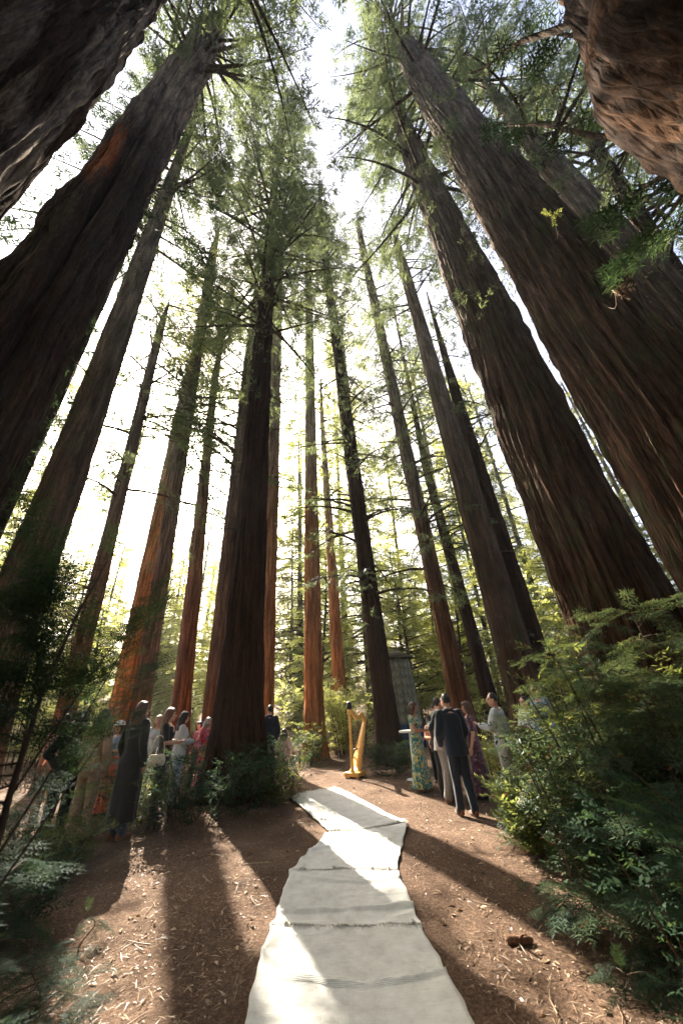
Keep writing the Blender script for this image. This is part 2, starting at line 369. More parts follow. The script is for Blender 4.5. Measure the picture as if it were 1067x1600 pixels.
# ------------------------------------------------------------------ redwoods
def trunk_mesh(axis, rad, H, K, nth, zs, depth, flare, seed, burl=0.0, lobes=5, fissures=()):
    th = np.arange(nth)*2*math.pi/nth
    Z, Tt = np.meshgrid(zs, th, indexing='ij')
    u = Tt/(2*math.pi)*K
    wob = 1.8*(vnoise(Tt/(2*math.pi)*6, Z*0.16, seed, 6)-0.5)+0.5*(vnoise(u*0.5, Z*0.5, seed+1, max(1, int(K*0.5)))-0.5)
    nv = lambda k, fz, sd: vnoise(Tt/(2*math.pi)*k, Z*fz, seed+sd, k)
    wob = wob+0.9*(nv(K, 0.33, 8)-0.5)
    tri = np.abs(2*((u+wob) % 1.0)-1); ridge = 1-np.clip(tri, 0, 1)**1.6
    K2 = int(K*1.9); tri2 = np.abs(2*((u*1.9+1.7*wob+0.8*nv(K, 0.7, 9)) % 1.0)-1); ridge2 = 1-np.clip(tri2, 0, 1)**1.5
    brk = nv(K, 0.8, 2); brk2 = nv(K2, 1.6, 10)
    ridge = 0.62*ridge*(0.35+1.3*brk)+0.38*ridge2*(0.3+1.3*brk2)+0.34*(nv(K2, 3.0, 11)-0.5)
    big = vnoise(Tt/(2*math.pi)*5, Z*0.22, seed+3, 5)-0.5
    R = rad(Z)
    ph = np.random.RandomState(seed).rand(3)*6.28
    fl = flare*np.exp(-np.clip(Z, 0, None)/(0.75+0.3*flare))*(1+0.35*np.cos(lobes*Tt+ph[0])+0.2*np.cos((lobes+3)*Tt+ph[1]))
    dsc = np.clip(R/0.25, 0.15, 1.0)
    Rr = R*(1+fl)*(1+0.10*big)+depth*dsc*(ridge-0.55)*1.5
    if burl:
        Rr = Rr*(1+burl*(vnoise(Tt/(2*math.pi)*4, Z*0.9, seed+5, 4)-0.4)+0.35*burl*(vnoise(Tt/(2*math.pi)*11, Z*2.6, seed+6, 11)-0.5)+0.15*burl*(vnoise(Tt/(2*math.pi)*31, Z*7, seed+7, 31)-0.5))
    for (t0, tw, wd_, dp, zc, zw) in fissures:       # deep splits winding up the trunk
        da = (Tt-math.radians(t0)-tw*Z-0.25*(vnoise(Z*0.5+9, 0*Z+2, seed+21)-0.5)+math.pi) % (2*math.pi)-math.pi
        Rr = Rr-dp*R*np.exp(-(da/wd_)**2)*np.exp(-((Z-zc)/zw)**4)*(0.5+vnoise(Z*0.8, 0*Z+5, seed+22))+0.10*R*np.exp(-((da-2.2*wd_)/(wd_*1.6))**2)*np.exp(-((Z-zc)/zw)**4)
    ax, ay = axis(Z)
    V = np.stack([ax+Rr*np.sin(Tt), ay+Rr*np.cos(Tt), Z], -1).reshape(-1, 3)
    i = np.arange(len(zs)-1)[:, None]*nth; j = np.arange(nth)[None]; j2 = (j+1) % nth
    return mesh_np('trunk', V, np.stack([i+j, i+nth+j, i+nth+j2, i+j2], -1).reshape(-1, 4))
def zsamples(H, fine, zf):
    z = [-0.25]
    while z[-1] < H:
        z.append(z[-1]+(fine if z[-1] < zf else fine*(1+(z[-1]-zf)/3.0)))
    z[-1] = H; return np.array(z)
def branches(rs, axis, rad, z0, z1, nb, Lb, droop, up, per, size, azw=None, taper=0.6):
    O = []; X = []; N = []; S = []; limbs = []
    for i in range(nb):
        t = (i+rs.rand())/nb; z = z0+(z1-z0)*t
        a = rs.rand()*2*math.pi if azw is None else math.radians(rs.uniform(*azw))
        L = Lb*(1-taper*max(0, t))*rs.uniform(0.55, 1.25)
        ax, ay = axis(np.array(z)); r = float(rad(np.array(z)))
        d = np.array([math.sin(a), math.cos(a), 0.0]); p0 = np.array([float(ax), float(ay), z])+d*r*0.8
        rise = up*rs.uniform(0.3, 1.3)
        cu = rs.uniform(-0.25, 0.25); sd = np.array([d[1], -d[0], 0])
        def pt(s): return p0+d*L*s+sd*cu*L*s*s+np.array([0, 0, L*(rise*s-droop*s*s)])
        ss = np.linspace(0, 1, 6)
        limbs.append((np.array([pt(s) for s in ss]), (0.012+0.017*L)*(1-0.85*ss)))
        m = max(4, int(per*L))
        for k in range(m):
            s = rs.uniform(0.15, 1.0)**0.75; side = rs.choice((-1, 1))
            p = pt(s); fw = norm(pt(min(1, s+.05))-pt(s-.05))
            off = rs.uniform(0, 0.24*L*(1.15-s))
            lat = sd*side
            O.append(p+lat*off+fw*off*0.4+np.array([0, 0, rs.uniform(-.18, .05)*L*0.35]))
            X.append(fw*rs.uniform(0.3, 1)+lat*rs.uniform(0.1, 1.0)+np.array([0, 0, rs.uniform(-.75, .15)]))
            N.append(np.array([rs.uniform(-.5, .5), rs.uniform(-.5, .5), 1.0])); S.append(size*rs.uniform(0.6, 1.35))
    return O, X, N, S, limbs
def hugging(rs, axis, rad, z0, z1, n, out, size, azw=None):
    O = []; X = []; N = []; S = []
    for i in range(n):
        z = rs.uniform(z0, z1); a = rs.rand()*2*math.pi if azw is None else math.radians(rs.uniform(*azw))
        if vnoise(z*0.7, a*1.2, 77) < 0.42: continue
        ax, ay = axis(np.array(z)); r = float(rad(np.array(z))); d = np.array([math.sin(a), math.cos(a), 0.0])
        o = rs.rand()**1.6*out
        O.append(np.array([float(ax), float(ay), z])+d*(r+o)); X.append(d*rs.uniform(0.2, 1)+np.array([d[1], -d[0], 0])*rs.uniform(-1, 1)+np.array([0, 0, rs.uniform(-.9, .5)]))
        N.append(np.array([rs.uniform(-.7, .7), rs.uniform(-.7, .7), 1.0])); S.append(size*rs.uniform(0.5, 1.3))
    return O, X, N, S
def foliage_mesh(Ts, sets, rs):
    acc = Acc()
    O = np.array(sum([list(s[0]) for s in sets], [])); X = np.array(sum([list(s[1]) for s in sets], []))
    N = np.array(sum([list(s[2]) for s in sets], [])); S = np.array(sum([list(s[3]) for s in sets], []))
    if len(O) == 0: return None
    scatter_mix(Ts, O, X, N, S, acc, rs); return acc.mesh('crown')
def limb_mesh(limbs, n=5):
    acc = Acc()
    for P, R in limbs: tube(acc, P, R, n, close=False)
    return acc.mesh('branches')

def redwood(label, D, H, mat, edges=None, az=None, r0=None, K=18, nth=96, fine=0.14, depth=0.03, flare=0.35, seed=1,
            crown=(14, 1.0, 50, 3.0), per=9, size=0.55, hug=None, droop=0.35, up=0.15, leaf='leaf_redwood', lean=0.0, azw=None, burl=0.0, dead=0, fissures=(), name='redwood_tree'):
    rs = np.random.RandomState(seed*13+5)
    if edges:
        def fit(pts):
            q = [azel(*p) for p in pts]
            z = np.array([CAMH+D*math.tan(e) for a, e in q]); a = np.array([a for a, e in q])
            wt = 1/(1+np.clip(z, 0, None)/12)
            return np.polyfit(z, a, 1, w=wt), z.max()
        (bl, zl), (br, zr) = fit(edges[0]), fit(edges[1]); zm = min(max(zl, zr), H*0.9)
        def azc(z): return 0.5*(np.polyval(bl, np.clip(z, 0, zm))+np.polyval(br, np.clip(z, 0, zm)))
        def rfit(z): return np.maximum(D*np.sin(0.5*(np.polyval(br, z)-np.polyval(bl, z))), 0.06)
        rb = float(rfit(0.0)); rt = float(rfit(zm))
        rt = min(rt, rb*0.98)
        def rad(z):
            z = np.asarray(z, float); t = np.clip(z/zm, 0, 1)
            r = rb+(rt-rb)*t
            return np.where(z > zm, rt+(0.04-rt)*np.clip((z-zm)/(H-zm), 0, 1), r)
        bx, by = D*math.sin(azc(0.0)), D*math.cos(azc(0.0))
        def axis(z):
            a = azc(np.asarray(z, float)); return D*np.sin(a)-bx, D*np.cos(a)-by
    else:
        bx, by = polar(az, D); rb = r0
        def rad(z):
            t = np.clip(np.asarray(z, float)/H, 0, 1); return r0*(1-0.75*t**1.2)+0.01
        def axis(z):
            z = np.asarray(z, float); return np.sin(z*0.07+seed)*0.12*np.clip(z/10, 0, 1)+lean*z, np.cos(z*0.06+seed*2)*0.12*np.clip(z/10, 0, 1)-0.12*np.clip(z/10, 0, 1)
    t = thing(name, label, 'tree', (bx, by, float(gz(bx, by))))
    link('trunk', trunk_mesh(axis, rad, H, K, nth, zsamples(H, fine, 10), depth, flare, seed, burl, 5, fissures), mat, t, smooth=True)
    sets = []; limbs = []
    cz0, frac, nb, Lb = crown; nb = int(nb*1.8); per *= 1.35
    if nb:
        b = branches(rs, axis, rad, cz0, H*frac, nb, Lb*1.15, droop, up, per, size*1.1, azw, 0.3); sets.append(b[:4]); limbs += b[4]
    if hug: sets.append(hugging(rs, axis, rad, hug[0], hug[1], int(hug[2]*1.7), *hug[3:]))
    for i in range(dead):                                        # bare dead limbs
        z = rs.uniform(5, 22); a = rs.rand()*6.28; L = rs.uniform(0.8, 2.4); ax, ay = axis(np.array(z)); d = np.array([math.sin(a), math.cos(a), 0]); s = np.linspace(0, 1, 6)
        P = np.array([float(ax), float(ay), z])+d*float(rad(np.array(z)))*0.8+d*s[:, None]*L+np.array([0, 0, 1])*(rs.uniform(-.5, .1)*s[:, None]*L-0.15*s[:, None]**2*L)
        link('limb', limb_mesh([(P, (0.014+0.010*L)*(1-0.8*s))], 6), 'limb', t, smooth=True)
    if limbs: link('branches', limb_mesh(limbs), 'limb', t)['kind'] = 'stuff'
    me = foliage_mesh(SPRAY2, sets, rs)
    if me: link('crown', me, leaf, t)
    return t, axis, rad

E_T2 = ([(280, 65), (235, 135), (175, 220), (120, 280), (75, 340), (0, 415)], [(345, 65), (335, 125), (280, 215), (240, 270), (210, 350), (150, 475), (100, 575), (30, 735)])
E_T3 = ([(285, 210), (245, 320), (195, 440), (165, 500), (120, 600), (67, 750), (36, 820)], [(310, 210), (270, 320), (225, 440), (205, 500), (167, 600), (138, 750), (107, 862), (84, 919)])
E_T4 = ([(255, 500), (215, 600), (197, 685), (182, 750), (157, 862), (121, 989), (93, 1087)], [(265, 500), (235, 600), (217, 685), (203, 750), (180, 862), (149, 989), (126, 1087)])
E_T5a = ([(275, 640), (250, 750), (233, 834), (216, 905), (194, 1003), (171, 1101)], [(296, 640), (274, 750), (260, 834), (245, 905), (226, 1003), (208, 1101)])
E_T5b = ([(320, 400), (295, 550), (270, 750), (253, 834), (239, 919), (222, 1003), (197, 1115)], [(336, 400), (318, 550), (292, 750), (278, 834), (264, 919), (247, 1003), (233, 1115)])
E_T6 = ([(332, 600), (317, 700), (300, 825), (285, 950), (270, 1100)], [(342, 600), (332, 700), (320, 825), (310, 950), (300, 1100)])
E_T7 = ([(382, 550), (367, 700), (352, 810), (332, 975), (320, 1090)], [(395, 550), (384, 700), (372, 810), (360, 975), (350, 1090)])
E_T8 = ([(415, 350), (400, 500), (385, 665), (367, 850), (350, 1000), (340, 1100)], [(430, 350), (426, 500), (420, 665), (415, 850), (410, 1000), (408, 1100)])
E_T9 = ([(430, 420), (424, 500), (418, 675), (408, 900), (400, 1100)], [(442, 420), (441, 500), (437, 725), (432, 850), (428, 1100)])
E_T10 = ([(473, 345), (480, 500), (479, 715), (477, 900), (474, 1100)], [(481, 345), (492, 500), (496, 715), (500, 900), (504, 1100)])
E_T11 = ([(500, 650), (507, 800), (515, 975), (521, 1070)], [(507, 650), (517, 800), (532, 975), (541, 1070)])
E_T12 = ([(492, 350), (515, 550), (533, 600), (550, 765), (563, 925), (576, 1050)], [(504, 350), (532, 550), (548, 600), (570, 765), (588, 925), (611, 1050)])
E_T13 = ([(558, 375), (585, 525), (608, 625), (638, 750), (665, 900), (700, 1095)], [(572, 375), (600, 525), (625, 625), (658, 750), (688, 900), (735, 1095)])
E_T14 = ([(658, 725), (678, 800), (703, 900), (728, 1000), (750, 1080)], [(670, 725), (693, 800), (720, 900), (748, 1000), (775, 1080)])
E_T15 = ([(615, 400), (643, 500), (698, 710), (748, 900), (788, 1090)], [(628, 400), (665, 500), (733, 710), (803, 900), (848, 1090)])
E_T15b = ([(715, 660), (775, 870), (815, 1000)], [(732, 650), (806, 870), (850, 1000)])
E_T16 = ([(628, 260), (693, 420), (725, 510), (778, 665), (828, 800), (853, 900)], [(678, 260), (733, 360), (783, 450), (853, 575), (903, 665), (948, 745), (988, 820)])
E_T17 = ([(633, 125), (683, 215), (778, 400), (858, 535), (893, 595), (948, 700), (1003, 810)], [(718, 130), (758, 190), (833, 280), (893, 340), (983, 450), (1067, 525)])
E_T18 = ([(770, 160), (840, 270), (930, 400)], [(823, 190), (883, 245), (963, 320), (1033, 400), (1067, 440)])
E_T19 = ([(911, 215), (958, 300), (1030, 430)], [(933, 215), (993, 300), (1075, 430)])

def far_spot(px, py, D):
    a, e = azel(px, py); return D*math.sin(a), D*math.cos(a), CAMH+D*math.tan(e)
# left side
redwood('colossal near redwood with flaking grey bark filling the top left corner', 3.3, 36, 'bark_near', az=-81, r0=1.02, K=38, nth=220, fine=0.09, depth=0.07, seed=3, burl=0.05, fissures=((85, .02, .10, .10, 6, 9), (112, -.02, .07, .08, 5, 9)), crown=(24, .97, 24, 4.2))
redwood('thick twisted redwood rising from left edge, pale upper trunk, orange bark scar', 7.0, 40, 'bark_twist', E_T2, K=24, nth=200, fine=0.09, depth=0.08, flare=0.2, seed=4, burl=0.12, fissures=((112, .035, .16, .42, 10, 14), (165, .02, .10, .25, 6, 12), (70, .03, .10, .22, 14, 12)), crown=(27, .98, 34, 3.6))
redwood('dark ivy covered redwood half hidden behind the thick twisted trunk', 11.0, 36, 'bark_shaded', az=-50.5, r0=0.55, seed=6, hug=(3, 24, 900, 0.9, 0.5), crown=(18, .95, 24, 3.0), leaf='leaf_dark')
redwood('straight grey redwood in front of a slimmer trunk at far left', 10.5, 38, 'bark_grey', E_T3, seed=7, K=18, hug=(18, 34, 350, 0.8, 0.5), crown=(22, .97, 30, 2.6), dead=4)
redwood('slender bare redwood leaning through the sun glare at left', 14.5, 22, 'bark_red', E_T4, seed=8, K=12, nth=64, fine=0.2, hug=(10, 21, 160, 0.8, 0.45), crown=(9, 1.0, 22, 2.4), per=8, dead=6)
redwood('golden redwood with ragged bark, left one of the joined pair', 17.2, 32, 'bark_orange_glow', E_T5a, seed=9, K=12, nth=72, fine=0.2, hug=(7, 24, 160, 1.0, 0.5), crown=(18, .97, 24, 2.8), leaf='leaf_backlit')
redwood('reddish brown redwood, right one of the joined pair', 16.0, 36, 'bark_red', E_T5b, seed=10, K=14, nth=72, fine=0.2, hug=(7, 30, 480, 1.1, 0.5), crown=(13, .97, 44, 2.8))
redwood('slim orange redwood standing alone right of the joined pair', 18.0, 33, 'bark_red', E_T6, seed=11, K=12, nth=64, fine=0.2, hug=(8, 26, 300, 1.2, 0.5), crown=(11, .97, 44, 2.8), dead=4)
redwood('redwood close behind left side of the dark central trunk', 15.0, 34, 'bark_red', E_T7, seed=12, K=14, nth=72, fine=0.2, hug=(7, 28, 300, 1.2, 0.5), crown=(11, .97, 50, 2.8))
redwood('dark central redwood rising out of a leafy bush beside the rugs', 10.3, 47, 'bark_shaded', E_T8, seed=13, K=20, nth=128, fine=0.10, depth=0.05, flare=0.55, hug=(11, 40, 520, 1.1, 0.45), crown=(16, .98, 90, 3.3), per=12, size=0.5, dead=4)
redwood('redwood with orange glow in its bark colour just behind right side of the dark central trunk', 14.5, 38, 'bark_orange_glow', E_T9, seed=14, K=14, nth=80, fine=0.14, crown=(24, .97, 26, 2.2), dead=5)
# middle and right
redwood('straight pale redwood with bare grey top left of the harp', 15.3, 42, 'bark_orange_glow', E_T10, seed=15, K=14, nth=80, fine=0.14, crown=(29, .98, 30, 2.6), dead=9)
redwood('thin orange trunk behind the bushes left of the harp', 20.0, 26, 'bark_orange_glow', E_T11, seed=16, K=10, nth=56, fine=0.25, hug=(9, 22, 200, 1.2, 0.5), crown=(12, .98, 26, 2.2), leaf='leaf_backlit')
redwood('foliage clad dark redwood standing directly behind the gold harp', 13.3, 43, 'bark_shaded', E_T12, seed=17, K=16, nth=96, fine=0.12, depth=0.025, hug=(4, 36, 1500, 0.75, 0.42), crown=(5, .95, 70, 2.2), per=8, size=0.42)
redwood('reddish leaf fringed redwood behind the group in suits', 15.5, 41, 'bark_red', E_T13, seed=18, K=14, nth=80, fine=0.14, hug=(5, 34, 1100, 0.9, 0.45), crown=(6, .96, 70, 2.4), per=8, size=0.42)
redwood('slim dark redwood between the leaf fringed trunk and the ivy sided one', 20.0, 34, 'bark_shaded', E_T14, seed=19, K=12, nth=64, fine=0.2, hug=(6, 28, 420, 1.0, 0.5), crown=(9, .96, 50, 2.6))
redwood('smooth brown redwood behind the man in the pale shirt', 14.0, 34, 'bark_grey', E_T15, seed=20, K=18, nth=110, fine=0.12, hug=(0.3, 4, 60, 0.4, 0.4), crown=(22, .97, 16, 2.4), dead=10)
redwood('mossy ivy sided trunk tucked behind the smooth brown redwood', 15.4, 26, 'bark_shaded', E_T15b, seed=21, K=14, nth=80, fine=0.16, hug=(1, 15, 700, 0.45, 0.4, (-10, 120)), crown=(10, .97, 20, 2.2))
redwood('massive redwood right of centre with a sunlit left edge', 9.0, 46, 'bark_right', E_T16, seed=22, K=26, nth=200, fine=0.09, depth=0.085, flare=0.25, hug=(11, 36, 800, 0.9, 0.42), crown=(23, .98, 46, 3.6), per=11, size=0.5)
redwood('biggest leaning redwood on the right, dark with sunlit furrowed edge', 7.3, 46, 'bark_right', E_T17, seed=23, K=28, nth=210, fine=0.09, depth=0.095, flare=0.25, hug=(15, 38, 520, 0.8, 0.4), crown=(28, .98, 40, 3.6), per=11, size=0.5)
redwood('grey redwood showing behind the biggest leaning trunk at right', 11.0, 40, 'bark_grey', E_T18, seed=24, K=22, nth=120, fine=0.12, depth=0.04, hug=(17, 36, 420, 1.0, 0.45), crown=(20, .96, 36, 3.4), per=10, size=0.5)
redwood('thin dark redwood with bare limbs near right edge', 13.0, 34, 'bark_shaded', E_T19, seed=25, K=14, nth=72, fine=0.2, hug=(12, 32, 400, 1.0, 0.45), crown=(9, .96, 60, 3.4), dead=14)

# near burled trunk leaning over the top right corner, with dead limbs reaching left
def near_burl():
    bx, by = polar(85, 3.0)
    t = thing('redwood_tree', 'blurred near trunk with a knobbly burl bulging into the top right corner', 'tree', (bx, by, 0.0))
    Hh = 16.0
    def axis(z): z = np.asarray(z, float); return 0*z, 0*z
    def rad(z): z = np.asarray(z, float); return 0.46+0.54*np.exp(-((z-5.8)/np.where(z > 5.8, 1.9, 1.5))**2)
    link('trunk', trunk_mesh(axis, rad, Hh, 30, 200, zsamples(Hh, 0.06, 8), 0.06, 0.3, 31, 0.26), 'bark_burl', t, smooth=True)
    rs = np.random.RandomState(5); sets = []; c = np.array([bx, by, 0])
    def limb(a, b, r, sag=0.0, spr=0):
        a = np.array(a)-c; b = np.array(b)-c; s = np.linspace(0, 1, 9)[:, None]
        P = a+(b-a)*s+np.array([0, 0, -1.0])*sag*np.sin(s*math.pi)+0.04*np.sin(s*9+a[0])
        link('limb', limb_mesh([(P, r*(1-0.7*s[:, 0]))], 8), 'limb', t, smooth=True)
        for k in range(spr):
            q = rs.uniform(0.25, 1); p = a+(b-a)*q+np.array([0, 0, -sag*math.sin(q*math.pi)])
            d = norm(b-a); sd = norm(np.cross(d, [0, 0, 1]))*rs.choice((-1, 1))
            sets.append(([p], [d*0.6+sd*rs.uniform(.4, 1)+np.array([0, 0, rs.uniform(-.5, .1)])], [np.array([rs.uniform(-.3, .3), rs.uniform(-.3, .3), 1])], [rs.uniform(.25, .5)]))
    fs = far_spot
    limb(fs(960, -10, 2.9), fs(735, 112, 3.2), 0.045, 0.05, 3)
    limb(fs(1045, 215, 2.95), fs(780, 190, 4.4), 0.032, 0.1, 12)
    limb(fs(1075, 230, 2.95), fs(950, 325, 4.2), 0.030, 0.1, 12)
    limb(fs(960, 40, 2.95), fs(800, 60, 4.8), 0.024, 0.05, 12)
    limb(fs(1100, 240, 2.95), fs(985, 400, 4.6), 0.022, 0.1, 14)
    link('crown', foliage_mesh(SPRAY1, sets, rs), 'leaf_dark', t)
near_burl()

# distant woods ------------------------------------------------------
def make_far_tree(i):
    rs = np.random.RandomState(100+i); H = (30, 34, 27, 38)[i]
    def axis(z): return np.sin(np.asarray(z, float)*0.08+i)*0.25, np.cos(np.asarray(z, float)*0.06+i)*0.25-0.25
    def rad(z): return (0.24, 0.30, 0.20, 0.34)[i]*(1-0.8*np.clip(np.asarray(z, float)/H, 0, 1))+0.02
    t = thing('redwood_tree', 'distant slender redwood deep in the bright backlit woods behind the gathering', 'tree', group='distant redwoods in the backlit woods')
    link('trunk', trunk_mesh(axis, rad, H, 10, 40, zsamples(H, 0.4, 8), 0.03, 0.3, 60+i), 'bark_grey', t, smooth=True)
    b = branches(rs, axis, rad, (2.5, 4, 2, 5)[i], H, (130, 135, 130, 125)[i], (3.8, 4.2, 3.4, 4.2)[i], 0.3, 0.1, 8, 0.85)
    link('branches', limb_mesh(b[4], 4), 'limb', t)['kind'] = 'stuff'
    link('crown', foliage_mesh(SPRAY2, [b[:4]], rs), 'leaf_backlit', t)
    return t
FAR = [make_far_tree(i) for i in range(4)]
rs = np.random.RandomState(44); used = [False]*4; placed = []
def far_ok(x, y):
    for a, b in placed:
        if (x-a)**2+(y-b)**2 < 9: return False
    return True
tries = 0
while len(placed) < 46 and tries < 4000:
    tries += 1
    a = rs.uniform(-72, 72); D = rs.uniform(25, 78)
    if len(placed) >= 34: a = rs.uniform(-58, -14); D = rs.uniform(48, 80)
    if -46 < a < -8 and D < 46: continue                 # the clearing the sun shines through
    x, y = polar(a, D)
    if not far_ok(x, y): continue
    placed.append((x, y)); i = rs.randint(4)
    o = FAR[i] if not used[i] else copy_tree(FAR[i]); used[i] = True
    o.location = (x, y, float(gz(x, y))-0.1); o.rotation_euler = (0, 0, rs.rand()*6.28); s = rs.uniform(0.8, 1.2)*(0.72 if -40 < a < -14 else 1); o.scale = (s, s, s)

for k, (a, D) in enumerate(((-43, 40), (-37, 43), (-17, 43), (-12, 38))):   # tall far crowns that dapple the light
    o = copy_tree(FAR[k % 4]); x, y = polar(a, D); o.location = (x, y, float(gz(x, y))-.1); o.rotation_euler = (0, 0, k*2.1); o.scale = (1.05, 1.05, 1.1)
rsf = np.random.RandomState(8)
for k in range(14):                                   # shorter redwoods filling the gap below the sun
    a = -54+k*3.5+rsf.uniform(-1.2, 1.2); D = rsf.uniform(33, 46); o = copy_tree(FAR[k % 4]); x, y = polar(a, D); s = rsf.uniform(.52, .66); o.location = (x, y, float(gz(x, y))-.1); o.rotation_euler = (0, 0, rsf.rand()*6.28); o.scale = (s, s, s)
for k, (a, D, s) in enumerate(((-8, 38, 1.25), (-1, 36, 1.25), (9, 38, 1.3), (18, 35, 1.2), (28, 34, 1.2))):   # tall pale crowns behind the clearing
    o = copy_tree(FAR[k % 4]); x, y = polar(a, D); o.location = (x, y, float(gz(x, y))-.1); o.rotation_euler = (0, 0, k*1.3); o.scale = (s*.9, s*.9, s)
# the grove goes on behind the camera and shades it
for k, (a, D) in enumerate(((100, 7), (118, 13), (140, 8), (160, 12), (178, 7.5), (196, 13), (214, 9), (235, 8), (250, 14), (268, 10), (128, 20), (150, 22), (172, 20), (190, 22), (205, 21), (225, 19), (108, 20), (248, 24))):
    o = copy_tree(FAR[k % 4]); x, y = polar(a, D); o.location = (x, y, -0.05); o.rotation_euler = (0, 0, k*1.7); o.scale = (1.0, 1.0, 0.8)
    tag(o, 'redwood of the grove standing behind the photographer', 'tree', 'redwoods behind the photographer')
# young broadleaf trees low in the sunny gap
def small_tree(i):
    rs = np.random.RandomState(140+i); H = (9, 12)[i]
    def axis(z): return np.sin(np.asarray(z, float)*0.3+i)*0.3, np.cos(np.asarray(z, float)*0.25+i)*0.3-0.3
    def rad(z): return 0.11*(1-0.8*np.clip(np.asarray(z, float)/H, 0, 1))+0.015
    t = thing('broadleaf_tree', 'young pale green tree glowing in the sun behind the clearing', 'tree', group='young trees behind the clearing')
    link('trunk', trunk_mesh(axis, rad, H, 8, 24, zsamples(H, 0.4, 8), 0.01, 0.2, 70+i), 'limb', t, smooth=True)
    b = branches(rs, axis, rad, 0.8, H, (70, 85)[i], 3.0, 0.1, 0.35, 7, 0.6)
    link('branches', limb_mesh(b[4], 4), 'limb', t)['kind'] = 'stuff'
    link('crown', foliage_mesh(TWIG, [b[:4]], rs), 'leaf_backlit', t); return t
ST = [small_tree(0), small_tree(1)]
rs = np.random.RandomState(3)
for k in range(40):
    o = ST[k] if k < 2 else copy_tree(ST[k % 2]); x, y = polar(rs.uniform(-56, 44), rs.uniform(23, 44)); s = rs.uniform(.8, 1.2)
    o.location = (x, y, float(gz(x, y))); o.rotation_euler = (0, 0, rs.rand()*6.28); o.scale = (s, s, s)

# understory shrubs and saplings --------------------------------------
def shrub_mesh(rs, R, Hh, n, size, Ts=TWIG, hollow=0.0):
    acc = Acc(); st = Acc()
    O = []; X = []; N = []; S = []
    ns = max(5, int(n/28))
    for i in range(ns):
        a = rs.rand()*6.28; q = math.sqrt(rs.rand())*0.55*R; b = np.array([q*math.sin(a), q*math.cos(a), -0.03])
        if hollow and q < hollow*0.6: b[:2] *= hollow/(q+1e-3)
        a2 = a+rs.uniform(-.6, .6); hh = Hh*rs.uniform(0.55, 1.1)
        tip = b+np.array([math.sin(a2)*R*rs.uniform(.2, .6), math.cos(a2)*R*rs.uniform(.2, .6), hh])
        s = np.linspace(0, 1, 5)[:, None]; P = b+(tip-b)*s+np.array([0, 0, 0.12*Hh])*np.sin(s*3.14)
        tube(st, P, (0.004+0.006*Hh)*(1-0.8*s[:, 0]), 4, False)
        for k in range(int(n/ns)):
            q = rs.uniform(0.08, 1.0); p = b+(tip-b)*q+np.array([0, 0, 0.12*Hh*math.sin(q*3.14)])
            aa = rs.rand()*6.28; d = np.array([math.sin(aa), math.cos(aa), rs.uniform(-.35, .5)])
            O.append(p+d*rs.uniform(0, .35)*R*0.5*np.array([1, 1, .5])); X.append(d); N.append(np.array([rs.uniform(-.6, .6), rs.uniform(-.6, .6), 1])); S.append(size*rs.uniform(.6, 1.4))
    scatter_mix(Ts, np.array(O), np.array(X), np.array(N), np.array(S), acc, rs)
    return acc.mesh('foliage'), st.mesh('stems')
def shrub(label, x, y, R, Hh, n, size, seed, leaf='leaf_shrub', Ts=TWIG, cat='shrub', name='shrub', hollow=0.0):
    rs = np.random.RandomState(seed); t = thing(name, label, cat, (x, y, float(gz(x, y))))
    f, s = shrub_mesh(rs, R, Hh, n, size, Ts, hollow)
    link('stems', s, 'twig', t); link('foliage', f, leaf, t); return t
